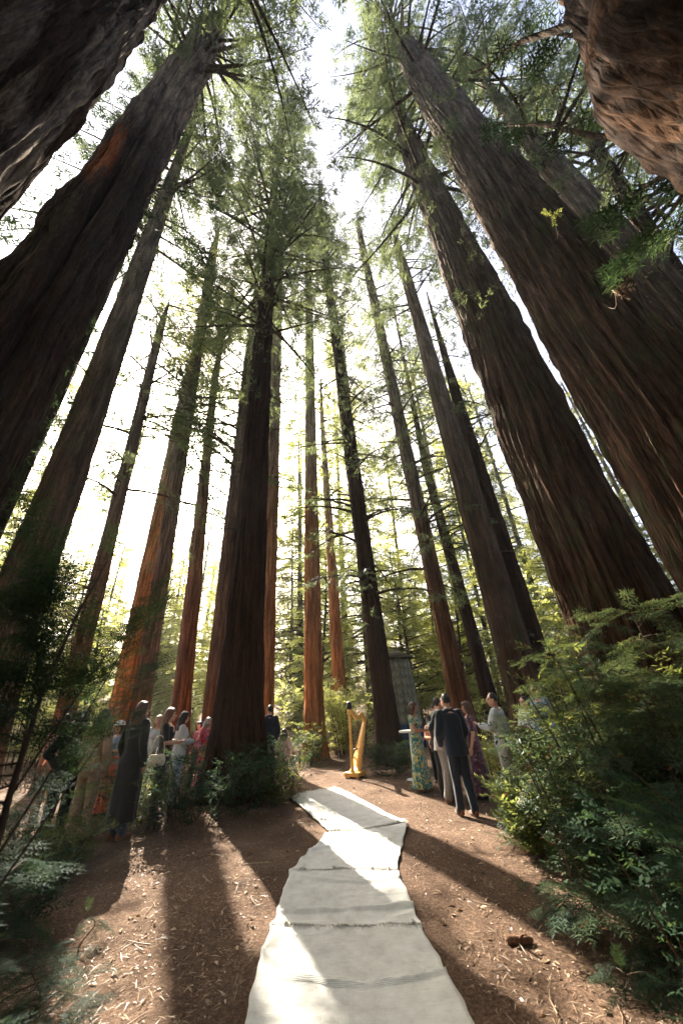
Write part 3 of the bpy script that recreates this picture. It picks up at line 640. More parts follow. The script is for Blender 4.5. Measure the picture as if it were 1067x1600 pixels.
def sapling(label, x, y, Hh, nbr, bl, seed, leaf='leaf_sapling', Ts=None, size=0.2, lean=(0, 0), z0=0.1, dens=15, azw=None, targets=(), taper=0.45, name='redwood_sapling', cat='sapling'):
    rs = np.random.RandomState(seed); Ts = Ts or SPRAY1; t = thing(name, label, cat, (x, y, float(gz(x, y))))
    st = Acc(); acc = Acc(); O = []; X = []; N = []; S = []
    s = np.linspace(0, 1, 9)
    def stem(q): return np.array([lean[0]*q**1.4+0.04*math.sin(q*7+seed), lean[1]*q**1.4+0.04*math.cos(q*6+seed), Hh*q-0.03])
    tube(st, [stem(q) for q in s], (0.006+0.007*Hh)*(1-0.85*s), 6, False)
    def branch(p0, d, L, droop, dn):
        sd = norm(np.cross(d, [0, 0, 1.0])); cu = rs.uniform(-.2, .2)
        def pt(q): return p0+d*L*q+sd*cu*L*q*q+np.array([0, 0, -droop*L*q*q])
        qs = np.linspace(0, 1, 6); tube(st, [pt(q) for q in qs], (0.0025+0.004*L)*(1-0.75*qs), 4, False)
        m = max(3, int(dn*L))
        for k in range(m):
            q = 0.15+0.85*(k+rs.rand())/m; side = 1 if k % 2 else -1
            fw = norm(pt(min(1, q+.05))-pt(q-.05))
            O.append(pt(q)); X.append(fw*rs.uniform(.5, 1)+sd*side*rs.uniform(.5, 1)*(1.1-0.6*q)+np.array([0, 0, rs.uniform(-.3, .12)]))
            N.append(np.array([rs.uniform(-.35, .35), rs.uniform(-.35, .35), 1])); S.append(size*rs.uniform(.6, 1.3)*(1.15-0.4*q))
        O.append(pt(.95)); X.append(norm(pt(1)-pt(.9))); N.append(np.array([0, 0, 1.0])); S.append(size*1.1)
    for i in range(nbr):
        q = z0+(1-z0)*(i+rs.rand())/nbr; a = rs.rand()*6.28 if azw is None else math.radians(rs.uniform(*azw))
        L = bl*(1.05-taper*q)*rs.uniform(.4, 1.4)
        branch(stem(q), norm(np.array([math.sin(a), math.cos(a), rs.uniform(-.1, .75)])), L, rs.uniform(.1, .6), dens)
    for (tp, q) in targets:
        p0 = stem(q); v = np.array(tp)-np.array([x, y, 0])-p0; L = np.linalg.norm(v); branch(p0, v/L, L, 0.0, dens*1.2)
    O.append(stem(1.0)); X.append(np.array([0.05, 0, 1.0])); N.append(np.array([0, 1.0, 0])); S.append(size)
    scatter_mix(Ts, np.array(O), np.array(X), np.array(N), np.array(S), acc, rs)
    link('stem', st.mesh('stem'), 'twig', t); link('foliage', acc.mesh('foliage'), leaf, t); return t

# bright bushes at the edge of the clearing
US = []
for i, (R, Hh, n, sz) in enumerate(((1.3, 2.4, 420, .30), (1.7, 3.4, 520, .36), (1.1, 1.6, 360, .26))):
    US.append(shrub('pale sunlit understory bush at the back of the clearing', 0, 30, R, Hh, n, sz, 200+i, 'leaf_backlit'))
    US[-1]['group'] = 'sunlit bushes behind the clearing'
rs = np.random.RandomState(9); used = [False]*3; cnt = 0
for k in range(46):
    a = rs.uniform(-58, 46); D = rs.uniform(18.5, 34)
    x, y = polar(a, D); i = rs.randint(3)
    o = US[i] if not used[i] else copy_tree(US[i]); used[i] = True
    s = rs.uniform(.75, 1.25); o.location = (x, y, float(gz(x, y))); o.rotation_euler = (0, 0, rs.rand()*6.28); o.scale = (s, s, s*rs.uniform(.8, 1.2))

fs = far_spot
# around the central trunk
x, y = spot(352, 9.6); shrub('dark leafy bush wrapped round the foot of the central redwood', x-0.15, y-0.35, 2.25, 1.05, 2200, 0.19, 301, 'leaf_dark', hollow=0.6)
x, y = spot(245, 8.6); shrub('sunlit bush at left end of the central redwood undergrowth, behind the black coat', x, y, 0.5, 0.75, 360, 0.16, 302)
x, y = spot(440, 9.2); shrub('sprigs of sunlit bush beside the girl in the pink cardigan', x, y, 0.5, 0.75, 300, 0.17, 303)
x, y = spot(140, 7.2); shrub('bush hiding the women at left, in front of the curly haired one', x, y, 0.7, 0.6, 560, 0.15, 304, 'leaf_shrub')
x, y = spot(95, 6.0); shrub('dark low bush left of the women, in front of a sapling', x, y, 0.6, 0.55, 420, 0.15, 305, 'leaf_dark')
x, y = spot(598, 11.6); shrub('dark fern bush at the foot of the redwood behind the harp', x, y, 0.75, 0.75, 620, 0.17, 306, 'leaf_dark')
x, y = spot(478, 15.0); shrub('bush at the foot of the straight pale redwood', x, y-0.9, 0.8, 1.1, 420, 0.22, 307)
x, y = spot(545, 15.8); shrub('bright tall bush right behind the gold harp', x, y, 1.1, 2.2, 700, 0.26, 308, 'leaf_backlit')
x, y = spot(520, 18.0); shrub('bright bush between the pale redwood and the thin orange trunk', x, y, 1.2, 2.6, 600, 0.28, 309, 'leaf_backlit')
x, y = spot(755, 10.3); shrub('golden lit bush between the suited men and the man in pale shirt', x, y, 0.7, 1.1, 500, 0.2, 310, 'leaf_backlit')
# left foreground saplings
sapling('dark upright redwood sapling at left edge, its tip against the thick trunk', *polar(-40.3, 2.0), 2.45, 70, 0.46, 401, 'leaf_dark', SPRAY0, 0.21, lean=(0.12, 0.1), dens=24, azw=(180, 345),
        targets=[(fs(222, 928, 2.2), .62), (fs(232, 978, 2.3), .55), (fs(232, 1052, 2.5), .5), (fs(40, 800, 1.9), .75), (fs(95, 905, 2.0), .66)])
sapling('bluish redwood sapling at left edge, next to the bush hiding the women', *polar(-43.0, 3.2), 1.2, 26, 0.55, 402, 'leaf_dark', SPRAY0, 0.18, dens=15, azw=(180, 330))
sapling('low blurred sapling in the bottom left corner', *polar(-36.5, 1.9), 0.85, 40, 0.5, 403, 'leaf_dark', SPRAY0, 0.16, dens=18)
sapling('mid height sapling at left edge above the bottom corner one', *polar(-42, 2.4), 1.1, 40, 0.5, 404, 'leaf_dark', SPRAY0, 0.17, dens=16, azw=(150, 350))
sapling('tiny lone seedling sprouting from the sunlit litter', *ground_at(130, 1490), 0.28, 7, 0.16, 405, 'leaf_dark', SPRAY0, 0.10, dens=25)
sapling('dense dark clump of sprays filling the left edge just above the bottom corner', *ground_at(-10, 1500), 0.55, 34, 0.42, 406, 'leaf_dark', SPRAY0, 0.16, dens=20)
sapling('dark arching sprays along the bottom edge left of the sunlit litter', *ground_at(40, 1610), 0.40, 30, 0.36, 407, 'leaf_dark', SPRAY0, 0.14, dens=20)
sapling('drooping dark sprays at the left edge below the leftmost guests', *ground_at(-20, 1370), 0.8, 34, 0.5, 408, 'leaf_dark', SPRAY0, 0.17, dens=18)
# right foreground saplings
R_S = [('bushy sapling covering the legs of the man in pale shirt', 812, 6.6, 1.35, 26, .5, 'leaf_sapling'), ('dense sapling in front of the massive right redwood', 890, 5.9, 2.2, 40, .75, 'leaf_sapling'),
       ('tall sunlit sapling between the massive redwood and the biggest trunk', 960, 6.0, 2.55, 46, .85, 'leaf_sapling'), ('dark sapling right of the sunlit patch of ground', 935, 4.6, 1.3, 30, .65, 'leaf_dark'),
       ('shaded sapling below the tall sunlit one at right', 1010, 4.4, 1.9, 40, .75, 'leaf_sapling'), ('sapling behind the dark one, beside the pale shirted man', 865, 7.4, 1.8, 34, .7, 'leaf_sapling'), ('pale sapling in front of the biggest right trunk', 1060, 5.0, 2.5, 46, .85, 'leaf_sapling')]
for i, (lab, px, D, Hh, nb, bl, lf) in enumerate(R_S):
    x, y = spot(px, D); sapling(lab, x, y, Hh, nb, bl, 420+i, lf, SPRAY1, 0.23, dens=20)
sapling('blurred near sapling leaning in from the right edge', *polar(43, 2.0), 1.6, 26, 0.6, 440, 'leaf_dark', SPRAY0, 0.17, dens=16, targets=[(fs(1010, 1225, 1.7), .7), (fs(930, 1140, 2.3), .7), (fs(985, 1250, 1.6), .75)])
sapling('low dark sapling at the bottom right, by the fallen log', *ground_at(880, 1440), 0.42, 16, 0.34, 441, 'leaf_dark', SPRAY0, 0.13, dens=18)
sapling('creeping sapling near right edge in deep shade', *polar(38, 2.7), 0.6, 24, 0.6, 442, 'leaf_dark', SPRAY0, 0.16, dens=15)
sapling('feathery green sprig lying in the bottom right corner', *ground_at(985, 1560), 0.2, 8, 0.3, 443, 'leaf_dark', SPRAY0, 0.12, dens=18)
x, y = ground_at(825, 1335); sapling('reddish backlit seedling clump at edge of the sunlit ground', x, y, 0.55, 20, 0.35, 444, 'leaf_sapling', SPRAY0, 0.13, dens=18)
for i, (lab, px, D, R, Hh, lf) in enumerate((('leafy bush in front of the pale shirted man, left end of the right thicket', 800, 6.2, .5, .75, 'leaf_shrub'), ('thick bush in the middle of the right thicket below the massive redwood', 890, 5.3, .8, 1.45, 'leaf_sapling'),
        ('sunlit high bush of the right thicket against the biggest trunk', 985, 5.4, 1.1, 2.3, 'leaf_shrub'), ('dark bush low at the right edge in front of the stump', 1035, 3.9, .7, 1.1, 'leaf_dark'))):
    x, y = spot(px, D); shrub(lab, x, y, R, Hh, 900, 0.2 if D > 4 else .15, 460+i, lf)
# bright sprigs on the biggest trunk
for lab, (px, py, D), n, mt, sz in (('single bright yellow green sprig in front of the biggest right trunk', (862, 335, 4.6), 6, 'leaf_yellow', .16), ('reddish dry twig in front of the biggest right trunk', (960, 455, 4.4), 4, 'leaf_litter', .2)):
    p = fs(px, py, D); t = thing('sprig', lab, 'sprig', p); rs = np.random.RandomState(n); acc = Acc(); st = Acc()
    O = np.zeros((n, 3)); X = norm(np.stack([rs.uniform(-1, 1, n), rs.uniform(-.6, .6, n), rs.uniform(-1, 1, n)], -1))
    scatter_mix(TWIG, O, X, rs.uniform(-1, 1, (n, 3)), np.full(n, sz), acc, rs); link('foliage', acc.mesh('foliage'), mt, t)
    up = np.array([0.9, 0.9, 1.2]); tube(st, [up*q+np.array([0, 0, -.25*math.sin(q*3)]) for q in np.linspace(0, 1, 7)], 0.006, 4, False); link('stem', st.mesh('stem'), 'twig', t)

RUGS = [((366, 1660), (776, 1660), (654, 1437), (424, 1442)), ((425, 1447), (656, 1443), (619, 1358), (456, 1360)), ((455, 1364), (620, 1362), (637, 1288), (514, 1302)), ((516, 1303), (638, 1287), (524, 1232), (453, 1247))]
# litter --------------------------------------------------------------
def litter():
    rs = np.random.RandomState(77); acc = Acc(); n = 60000
    a = np.radians(rs.uniform(-62, 58, n)); D = 2.2+rs.rand(n)**1.5*13
    O = np.stack([D*np.sin(a), D*np.cos(a)], -1); O = np.concatenate([O, (gz(O[:, 0], O[:, 1])+0.006)[:, None]], 1)
    keep = vnoise(O[:, 0]*1.6+60, O[:, 1]*1.6+60, 12)+0.5*vnoise(O[:, 0]*5+60, O[:, 1]*5+60, 13) > rs.rand(n)*1.15; O = O[keep]; n = len(O)
    on = np.zeros(n, bool)
    for Q in RUGS:
        pts = [np.array(ground_at(*q_)) for q_ in Q]; ins = np.ones(n, bool)
        for k in range(4):
            e = pts[(k+1) % 4]-pts[k]; ins &= (e[0]*(O[:, 1]-pts[k][1])-e[1]*(O[:, 0]-pts[k][0])) > -0.10*np.linalg.norm(e)
        on |= ins
    O = O[~on | (rs.rand(n) < 0.0)]; n = len(O); D = np.hypot(O[:, 0], O[:, 1])
    b = rs.rand(n)*6.28; X = np.stack([np.cos(b), np.sin(b), rs.normal(0, .22, n)], -1); N = np.stack([rs.normal(0, .35, n), rs.normal(0, .35, n), np.ones(n)], -1)
    T1 = (np.array([[0, 0, 0], [.45, .2, .12], [1, 0, 0], [.45, -.2, .1]]), np.array([[0, 1, 2, 3]]))
    T2 = (np.array([[0, .0, 0], [.5, .03, .06], [1, 0, 0], [.5, -.03, .06]]), np.array([[0, 1, 2, 3]]))
    q = rs.rand(n) < 0.45
    S = np.where(q, rs.uniform(.010, .030, n)*(1+1.2*(rs.rand(n) < .22)), rs.uniform(.03, .10, n))*(1+0.04*D)
    scatter(T1, O[q], X[q], N[q], S[q], acc); scatter(T2, O[~q], X[~q], N[~q], S[~q], acc)
    for k in range(150):
        a = math.radians(rs.uniform(-50, 50)); D_ = 2.6+rs.rand()**1.3*7; p = np.array([D_*math.sin(a), D_*math.cos(a)]); b_ = rs.rand()*6.28; L = rs.uniform(.08, .35)
        if abs(p[0]-0.0) < 1.0: continue
        q_ = p+L*np.array([math.cos(b_), math.sin(b_)]); m_ = (p+q_)/2+rs.normal(0, .02, 2)
        tube(acc, [(*v, float(gz(*v))+.012) for v in (p, m_, q_)], [.005, .0045, .002], 4, False)
    tag(link('leaf_litter', acc.mesh('leaf_litter'), 'leaf_litter'), 'dry tan and brown leaf litter strewn over the ground', None, None, 'stuff')
litter()
M['dead_wood'] = plain('dead_wood', (0.15, 0.085, 0.055), 0.9, 0.1, bscale=40, bstr=.6, var=.4)
def log(label, p, q, r, seed, name='fallen_branch'):
    p = np.array([*p, 0.0]); q = np.array([*q, 0.0]); p[2] = float(gz(*p[:2]))+r*.6; q[2] = float(gz(*q[:2]))+r*.5
    t = thing(name, label, 'branch', tuple(p)); acc = Acc(); s = np.linspace(0, 1, 14); rs = np.random.RandomState(seed)
    P = (q-p)*s[:, None]+np.stack([np.sin(s*5+seed)*r*.6, np.cos(s*4)*r*.5, np.sin(s*3.1)*r*.3], -1)
    tube(acc, P, r*(1.0-.35*s)*(1+.05*rs.randn(14))*np.clip(np.minimum(s, 1-s)*14, .35, 1), 10); link('wood', acc.mesh('wood'), 'dead_wood', t, smooth=True)
    a2 = Acc(); d = P[8]; tube(a2, [d, d+np.array([.6*r, -1.8*r, 1.6*r]), d+np.array([1.1*r, -3.2*r, 2.1*r])], [r*.35, r*.25, r*.12], 6); link('stub', a2.mesh('stub'), 'dead_wood', t, smooth=True)
log('short reddish chunk of wood on the shaded ground at right', ground_at(788, 1470), ground_at(828, 1463), 0.034, 2)
log('thin bent stick poking up beside the seedling clump', ground_at(900, 1352), ground_at(935, 1395), 0.012, 3)
def stump():
    x, y = polar(37.6, 3.0); t = thing('stump', 'sunlit orange brown stump at the right edge behind drooping sprays', 'stump', (x, y, 0.0))
    def axis(z): z = np.asarray(z, float); return 0.06*z, -0.02*z
    def rad(z): return 0.17-0.03*np.asarray(z, float)
    link('trunk', trunk_mesh(axis, rad, 1.2, 12, 84, np.linspace(-.1, 1.2, 40), 0.02, 0.5, 37, 0.15), 'bark_orange_glow', t, smooth=True)
    a = Acc(); lathe(a, [(0.128, 1.16), (0.125, 1.195), (0.06, 1.21)], (0.07, -0.024, 0), 24); link('cut_top', a.mesh('cut_top'), 'bark_red', t)
stump()

# ------------------------------------------------------------------ rugs
def rug_mat():
    m, nt, out = new_mat('white_wool')
    ob = node(nt, 'ShaderNodeTexCoord').outputs['Object']
    a = noise(nt, ob, 5.0, 6, 0.7); b = noise(nt, mapping(nt, ob, (1, 6, 1)), 9, 4, 0.6)
    c = ramp(nt, a, [(0.32, (0.56, 0.54, 0.50)), (0.45, (0.70, 0.69, 0.66)), (0.62, (0.82, 0.81, 0.78))])
    c = mixc(nt, 1.0, c, ramp(nt, b, [(0.3, (0.90, 0.90, 0.90)), (0.6, (1, 1, 1))]), 'MULTIPLY')
    wv = node(nt, 'ShaderNodeTexWave', inputs={'Scale': 55.0, 'Distortion': 1.5, 'Detail': 2.0}); wv.bands_direction = 'Y'; nt.links.new(ob, wv.inputs['Vector'])
    wv2 = node(nt, 'ShaderNodeTexWave', inputs={'Scale': 38.0, 'Distortion': 1.0}); wv2.bands_direction = 'X'; nt.links.new(ob, wv2.inputs['Vector'])
    h = math_n(nt, 'ADD', math_n(nt, 'MULTIPLY', wv.outputs['Fac'], 0.5), math_n(nt, 'ADD', math_n(nt, 'MULTIPLY', wv2.outputs['Fac'], 0.35), math_n(nt, 'MULTIPLY', b, 1.2)))
    principled(nt, out, c, 0.95, 0.1, h, 0.55, 0.008, sheen=0.3); return m
M['rug'] = rug_mat()
M['fringe'] = plain('fringe', (0.68, 0.65, 0.59), 0.95, 0.1, bscale=80)
M['fringe_dark'] = plain('fringe_dark', (0.60, 0.57, 0.51), 0.95, 0.1, bscale=80)
def rug(label, A, B, C, D_, lift, seed, fr=('near', 'far'), nz=30):
    # A near-left, B near-right, C far-right, D_ far-left, as surveyed ground points
    P = [np.array(ground_at(*q)) for q in (A, B, C, D_)]; o = sum(P)/4
    t = thing('rug', label, 'rug', (o[0], o[1], 0.0), 0.0, 'rugs laid end to end as an aisle')
    nu, nv = 40, 60; U, Vv = np.meshgrid(np.linspace(0, 1, nu), np.linspace(0, 1, nv))
    rs = np.random.RandomState(seed)
    we = 0.012*(vnoise(Vv*9, 0*Vv+seed, seed)-0.5)*2; Uw = U+we*(2*U-1)
    Vw = Vv+0.02*(vnoise(U*6, 0*U+3, seed+2)-0.5)*(2*Vv-1)
    q = ((1-Uw)*(1-Vw))[..., None]*P[0]+(Uw*(1-Vw))[..., None]*P[1]+(Uw*Vw)[..., None]*P[2]+((1-Uw)*Vw)[..., None]*P[3]
    wr = 0.016*np.clip(vnoise(q[..., 0]*2.2+q[..., 1]*1.1+20, q[..., 1]*3.4-q[..., 0]*1.5+30, seed+4)-0.45, 0, 1)+0.010*vnoise(q[..., 0]*5+50, q[..., 1]*9+50, seed+5)
    k = vnoise(q[..., 0]*0.8+60, q[..., 1]*2.0+60, seed+6); wr = wr+0.026*np.exp(-((k-0.5)/0.03)**2)+0.012*np.exp(-((vnoise(q[..., 0]*1.9+20, q[..., 1]*4.5+20, seed+9)-0.5)/0.05)**2)
    z = gz(q[..., 0], q[..., 1])+lift+wr
    top = np.concatenate([q-o, z[..., None]], -1).reshape(-1, 3); bot = top-np.array([0, 0, 0.010])
    i = (np.arange(nv-1)[:, None]*nu+np.arange(nu-1)[None]).ravel(); F = np.stack([i, i+1, i+nu+1, i+nu], -1); n = nu*nv
    G = F[:, ::-1]+n
    edge = list(range(nu))+[nu*k_+nu-1 for k_ in range(1, nv)]+[n-2-k_ for k_ in range(nu-1)]+[nu*k_ for k_ in range(nv-2, 0, -1)]
    E_ = np.array([[a, a+n, b+n, b] for a, b in zip(edge, edge[1:]+edge[:1])])
    link('woven_field', mesh_np('woven_field', np.concatenate([top, bot]), np.concatenate([F, G, E_])), 'rug', t, smooth=True)
    for side in fr:
        acc = Acc(); row = 0 if side == 'near' else nv-1
        pts = top.reshape(nv, nu, 3)[row]; inner = top.reshape(nv, nu, 3)[5 if row == 0 else nv-6]
        dirs = norm(pts-inner); m = 90
        for j in range(m):
            s = (j+rs.rand()*.6)/m*(nu-1); a = int(min(s, nu-2)); p = pts[a]*(1-(s-a))+pts[a+1]*(s-a)
            d = dirs[a]+np.array([rs.normal(0, .35), rs.normal(0, .35), 0]); L = rs.uniform(.02, .05)
            zz = np.array([0, 0, 1.0])
            tube(acc, [p-d*.01+zz*.004, p+d*L*.35+zz*rs.uniform(.002, .008), p+d*L*.75-zz*rs.uniform(0, .006), p+d*L-zz*rs.uniform(.006, .012)], [.0045, .004, .0035, .002], 4, False)
        link('fringe', acc.mesh('fringe'), 'fringe' if side == 'near' else 'fringe_dark', t)['kind'] = 'stuff'
        acc = Acc()
        for j in range(3):                        # bunched knots of fringe
            a = rs.randint(2, nu-2); p = pts[a]
            for k_ in range(8):
                d = np.array([rs.normal(0, .02), rs.normal(0, .018), rs.uniform(.005, .02)]); tube(acc, [p, p+d*.6+np.array([0, 0, .012]), p+d], [.006, .005, .002], 4, False)
        link('tassels', acc.mesh('tassels'), 'fringe_dark', t)['kind'] = 'stuff'
rug('nearest white woven rug reaching out of the bottom of the picture', *RUGS[0], 0.012, 11, ())
rug('second white rug, between the two tasselled seams', *RUGS[1], 0.017, 12, ('near',))
rug('third white rug, where the aisle starts to bend right', *RUGS[2], 0.021, 13, ('near',))
rug('farthest white rug bending left, with a crease across its middle', *RUGS[3], 0.025, 14, ('near', 'far'))

# ------------------------------------------------------------------ harp, stick, tower, table
M['gold'] = plain('gold', (0.85, 0.47, 0.12), 0.40, 0.5, 0.15, var=0.2)
M['black_lacquer'] = plain('black_lacquer', (0.012, 0.012, 0.016), 0.35, 0.5)
M['ivory'] = plain('ivory', (0.75, 0.68, 0.55), 0.5, 0.4)
M['string'] = plain('string', (0.35, 0.26, 0.16), 0.5, 0.4)
def harp():
    x, y = ground_at(563, 1212); t = thing('harp', 'tall gold harp with a black topped column standing on the duff', 'harp', (x, y, float(gz(x, y))+0.005), math.radians(57))
    t.scale = (1.08,)*3
    a = Acc(); lathe(a, [(.055, .10), (.06, .13), (.045, .17), (.036, .22), (.034, .8), (.034, 1.33), (.04, 1.36), (.052, 1.39), (.056, 1.43)], (-.34, 0, 0), 20); col = link('column', a.mesh('column'), 'gold', t, smooth=True)
    a = Acc(); lathe(a, [(.060, 1.435), (.066, 1.46), (.066, 1.58), (.058, 1.595)], (-.34, 0, 0), 20); link('column_cap', a.mesh('column_cap'), 'black_lacquer', col, smooth=False)
    a = Acc(); lathe(a, [(.05, 1.596), (.052, 1.612), (.03, 1.622)], (-.34, 0, 0), 20); link('cap_rim', a.mesh('cap_rim'), 'ivory', col)
    def bez(pts, n=22):
        pts = np.array(pts, float); k = np.linspace(0, len(pts)-1, n); out = []
        for u in k:
            i = int(min(u, len(pts)-2)); f = u-i; p0 = pts[max(i-1, 0)]; p1 = pts[i]; p2 = pts[i+1]; p3 = pts[min(i+2, len(pts)-1)]
            out.append(.5*((2*p1)+(-p0+p2)*f+(2*p0-5*p1+4*p2-p3)*f*f+(-p0+3*p1-3*p2+p3)*f**3))
        return np.array(out)
    neck = bez([(-.36, 1.40), (-.22, 1.36), (-.06, 1.25), (.08, 1.23), (.22, 1.28), (.33, 1.24), (.37, 1.12)]); n = len(neck)
    T = norm(np.gradient(neck, axis=0)); Nn = np.stack([-T[:, 1], T[:, 0]], -1); wd = np.linspace(.05, .065, n)
    V = []
    for i in range(n):
        for (s, yy) in ((1, -.022), (1, .022), (-1, .022), (-1, -.022)): p = neck[i]+Nn[i]*wd[i]*s; V.append((p[0], yy, p[1]))
    F = [[i*4+j, i*4+(j+1) % 4, i*4+4+(j+1) % 4, i*4+4+j] for i in range(n-1) for j in range(4)]+[[0, 3, 2, 1], [(n-1)*4+j for j in range(4)]]
    nk = link('neck', mesh_np('neck', np.array(V), np.array(F)), 'gold', t); b = nk.modifiers.new('bevel', 'BEVEL'); b.width = .008; b.segments = 2
    # soundbox: a half-round tapering shell
    s0 = np.array([-.22, .13]); s1 = np.array([.37, 1.16]); d = (s1-s0)/np.linalg.norm(s1-s0); nrm = np.array([d[1], -d[0]]); V = []; m = 14; th = np.linspace(0, math.pi, m); N = 12
    for i in range(N):
        q = i/(N-1); c = s0+(s1-s0)*q; wy = .15*(1-q)+.045*q; dp = .15*(1-q)+.065*q
        for a_ in th: p = c+nrm*dp*math.sin(a_); V.append((p[0], wy*math.cos(a_), p[1]))
    F = [[i*m+j, i*m+(j+1) % m, i*m+m+(j+1) % m, i*m+m+j] for i in range(N-1) for j in range(m)]
    for i0 in (0, (N-1)*m): F += [[i0, i0+j, i0+j+1, i0+j+2] for j in range(1, m-2, 2)]
    sb = link('soundbox', mesh_np('soundbox', np.array(V), np.array(F)), 'gold', t)
    for k in range(4):
        q = .2+.18*k; c = s0+(s1-s0)*q; dp = (.15*(1-q)+.065*q)+.002; p = c+nrm*dp; a = Acc(); lathe(a, [(.028, -.002), (.026, .004)], (0, 0, 0), 14, 1, 1.6)
        o = link('sound_hole', a.mesh('sound_hole'), 'black_lacquer', sb, (p[0], 0, p[1])); o.rotation_euler = Vector((nrm[0], 0, nrm[1])).to_track_quat('Z', 'Y').to_euler()
    a = Acc(); box(a, (-.22, 0, .075), (.40, .40, .09)); bs = link('base', a.mesh('base'), 'gold', t); b = bs.modifiers.new('bevel', 'BEVEL'); b.width = .02; b.segments = 3
    for fx in (-.38, -.06):
        for fy in (-.16, .16): a = Acc(); lathe(a, [(.03, 0), (.036, .015), (.025, .035)], (fx, fy, 0), 12); link('foot', a.mesh('foot'), 'gold', bs)
    for k in range(20):
        q = (k+1.2)/22; p = s0+(s1-s0)*(q*.9+.06); i = np.argmin(np.abs(neck[:, 0]-p[0]+.03)); a = Acc()
        tube(a, [(p[0], 0, p[1]), (neck[i, 0], 0, neck[i, 1])], .0013, 4, False); link('string', a.mesh('string'), 'string', t)
harp()
def stick():
    p = np.array([*ground_at(535, 1202), 0.0]); p[2] = float(gz(*p[:2])); q = np.array(far_spot(552, 1174, 11.4)); t = thing('walking_stick', 'thin dark stick leaning towards the foot of the harp', 'stick', tuple(p))
    a = Acc(); tube(a, [(0, 0, 0), tuple((q-p)*.5), tuple(q-p)], [.013, .015, .016], 8); link('shaft', a.mesh('shaft'), 'black_lacquer', t)
    a = Acc(); tube(a, [tuple((q-p)*.97), tuple((q-p)*1.0+np.array([.04, 0, .05])), tuple((q-p)*1.0+np.array([.12, 0, .05]))], .018, 8); link('handle', a.mesh('handle'), 'black_lacquer', t)
stick()
M['shingle'] = plain('shingle', (0.27, 0.28, 0.21), 0.9, 0.2, bscale=18, bstr=.6, var=.4)
M['shingle_core'] = plain('shingle_core', (0.07, 0.065, 0.055), 0.9, 0.2)
M['tower_roof'] = plain('tower_roof', (0.11, 0.09, 0.065), 0.9, 0.2, bscale=15)
M['blue_paint'] = plain('blue_paint', (0.035, 0.075, 0.14), 0.7, 0.3, bscale=30, var=.35)
def tower():
    x, y = spot(622, 17.5); t = thing('shingled_tower', 'tapering grey green shingled tank tower behind the harp redwood', 'tower', (x, y, float(gz(x, y))), math.radians(12))
    a = Acc(); lathe(a, [(1.06, -.1), (1.0, .9), (.78, 3.35)], (0, 0, 0), 8); link('core', a.mesh('core'), 'shingle_core', t)
    rs = np.random.RandomState(3); nr = 7; shared = []
    for k in range(3):
        b = Acc(); box(b, (0, 0, 0), (.27, .03, .44)); me = b.mesh('shingle'); me.materials.append(M['shingle']); shared.append(me)
    for c in range(nr):
        z = 1.05+c*.34; ap = (1.0+(.78-1.0)*(z-.9)/2.45)
        for s in range(8):
            am = (s+.5)*math.pi/4; rr = ap*math.cos(math.pi/8); w_ = 2*ap*math.sin(math.pi/8); m = 3
            for j in range(m):
                off = ((j+.5)/m-.5)*w_; o = link('shingle', shared[rs.randint(3)], None, t)
                o.location = ((rr+.018)*math.cos(am)-off*math.sin(am), (rr+.018)*math.sin(am)+off*math.cos(am), z+rs.uniform(-.02, .02))
                o.rotation_euler = (math.radians(7+rs.uniform(0, 3)), 0, am-math.pi/2); o.scale = (w_/m/.27*.95, 1, 1)
    a = Acc(); lathe(a, [(1.0, 3.36), (1.02, 3.42), (.25, 3.70)], (0, 0, 0), 8); link('roof', a.mesh('roof'), 'tower_roof', t)
    for s in range(8):
        am = (s+.5)*math.pi/4; a = Acc(); box(a, (0, 0, 0), (.74, .03, .86)); o = link('stand_in_panel', a.mesh('stand_in_panel'), 'blue_paint', t, ((.985)*math.cos(am), .985*math.sin(am), .45)); o.rotation_euler = (math.radians(3), 0, am-math.pi/2)  # made-up panels in place of an unidentified blue shape
tower()
M['white_paint'] = plain('white_paint', (0.78, 0.77, 0.74), 0.5, 0.4)
def table():
    x, y = spot(636, 10.6); t = thing('cocktail_table', 'small white topped table between the redwood and the floral dress', 'table', (x, y, float(gz(x, y))))
    a = Acc(); lathe(a, [(.26, .98), (.265, .99), (.265, 1.01), (.25, 1.018)], (0, 0, 0), 28); link('top', a.mesh('top'), 'white_paint', t)
    a = Acc(); lathe(a, [(.025, .02), (.025, .98)], (0, 0, 0), 12); link('post', a.mesh('post'), 'white_paint', t, smooth=True)
    a = Acc(); lathe(a, [(.2, .0), (.2, .015), (.03, .04)], (0, 0, 0), 20); link('foot', a.mesh('foot'), 'white_paint', t)
table()

# ------------------------------------------------------------------ people
M['skin'] = plain('skin', (0.55, 0.30, 0.20), 0.55, 0.35, var=0.08)
M['skin_tan'] = plain('skin_tan', (0.42, 0.21, 0.13), 0.55, 0.35, var=0.08)
M['eye'] = plain('eye', (0.03, 0.02, 0.02), 0.2, 0.5)
M['lips'] = plain('lips', (0.42, 0.13, 0.11), 0.45, 0.4)
def hairmat(name, c):
    m, nt, out = new_mat(name); ob = node(nt, 'ShaderNodeTexCoord').outputs['Object']
    n = noise(nt, mapping(nt, ob, (1, 1, 0.06)), 120, 3); col = ramp(nt, n, [(0.3, tuple(v*.55 for v in c)), (0.7, tuple(min(1, v*1.5) for v in c))])
    principled(nt, out, col, 0.42, 0.4, n, 0.8, 0.006); return m
for k, c in dict(hair_dark=(.020, .013, .010), hair_brown=(.075, .036, .018), hair_auburn=(.13, .052, .022), hair_blond=(.36, .24, .12), hair_grey=(.50, .48, .46), hair_black=(.012, .010, .010)).items(): M[k] = hairmat(k, c)
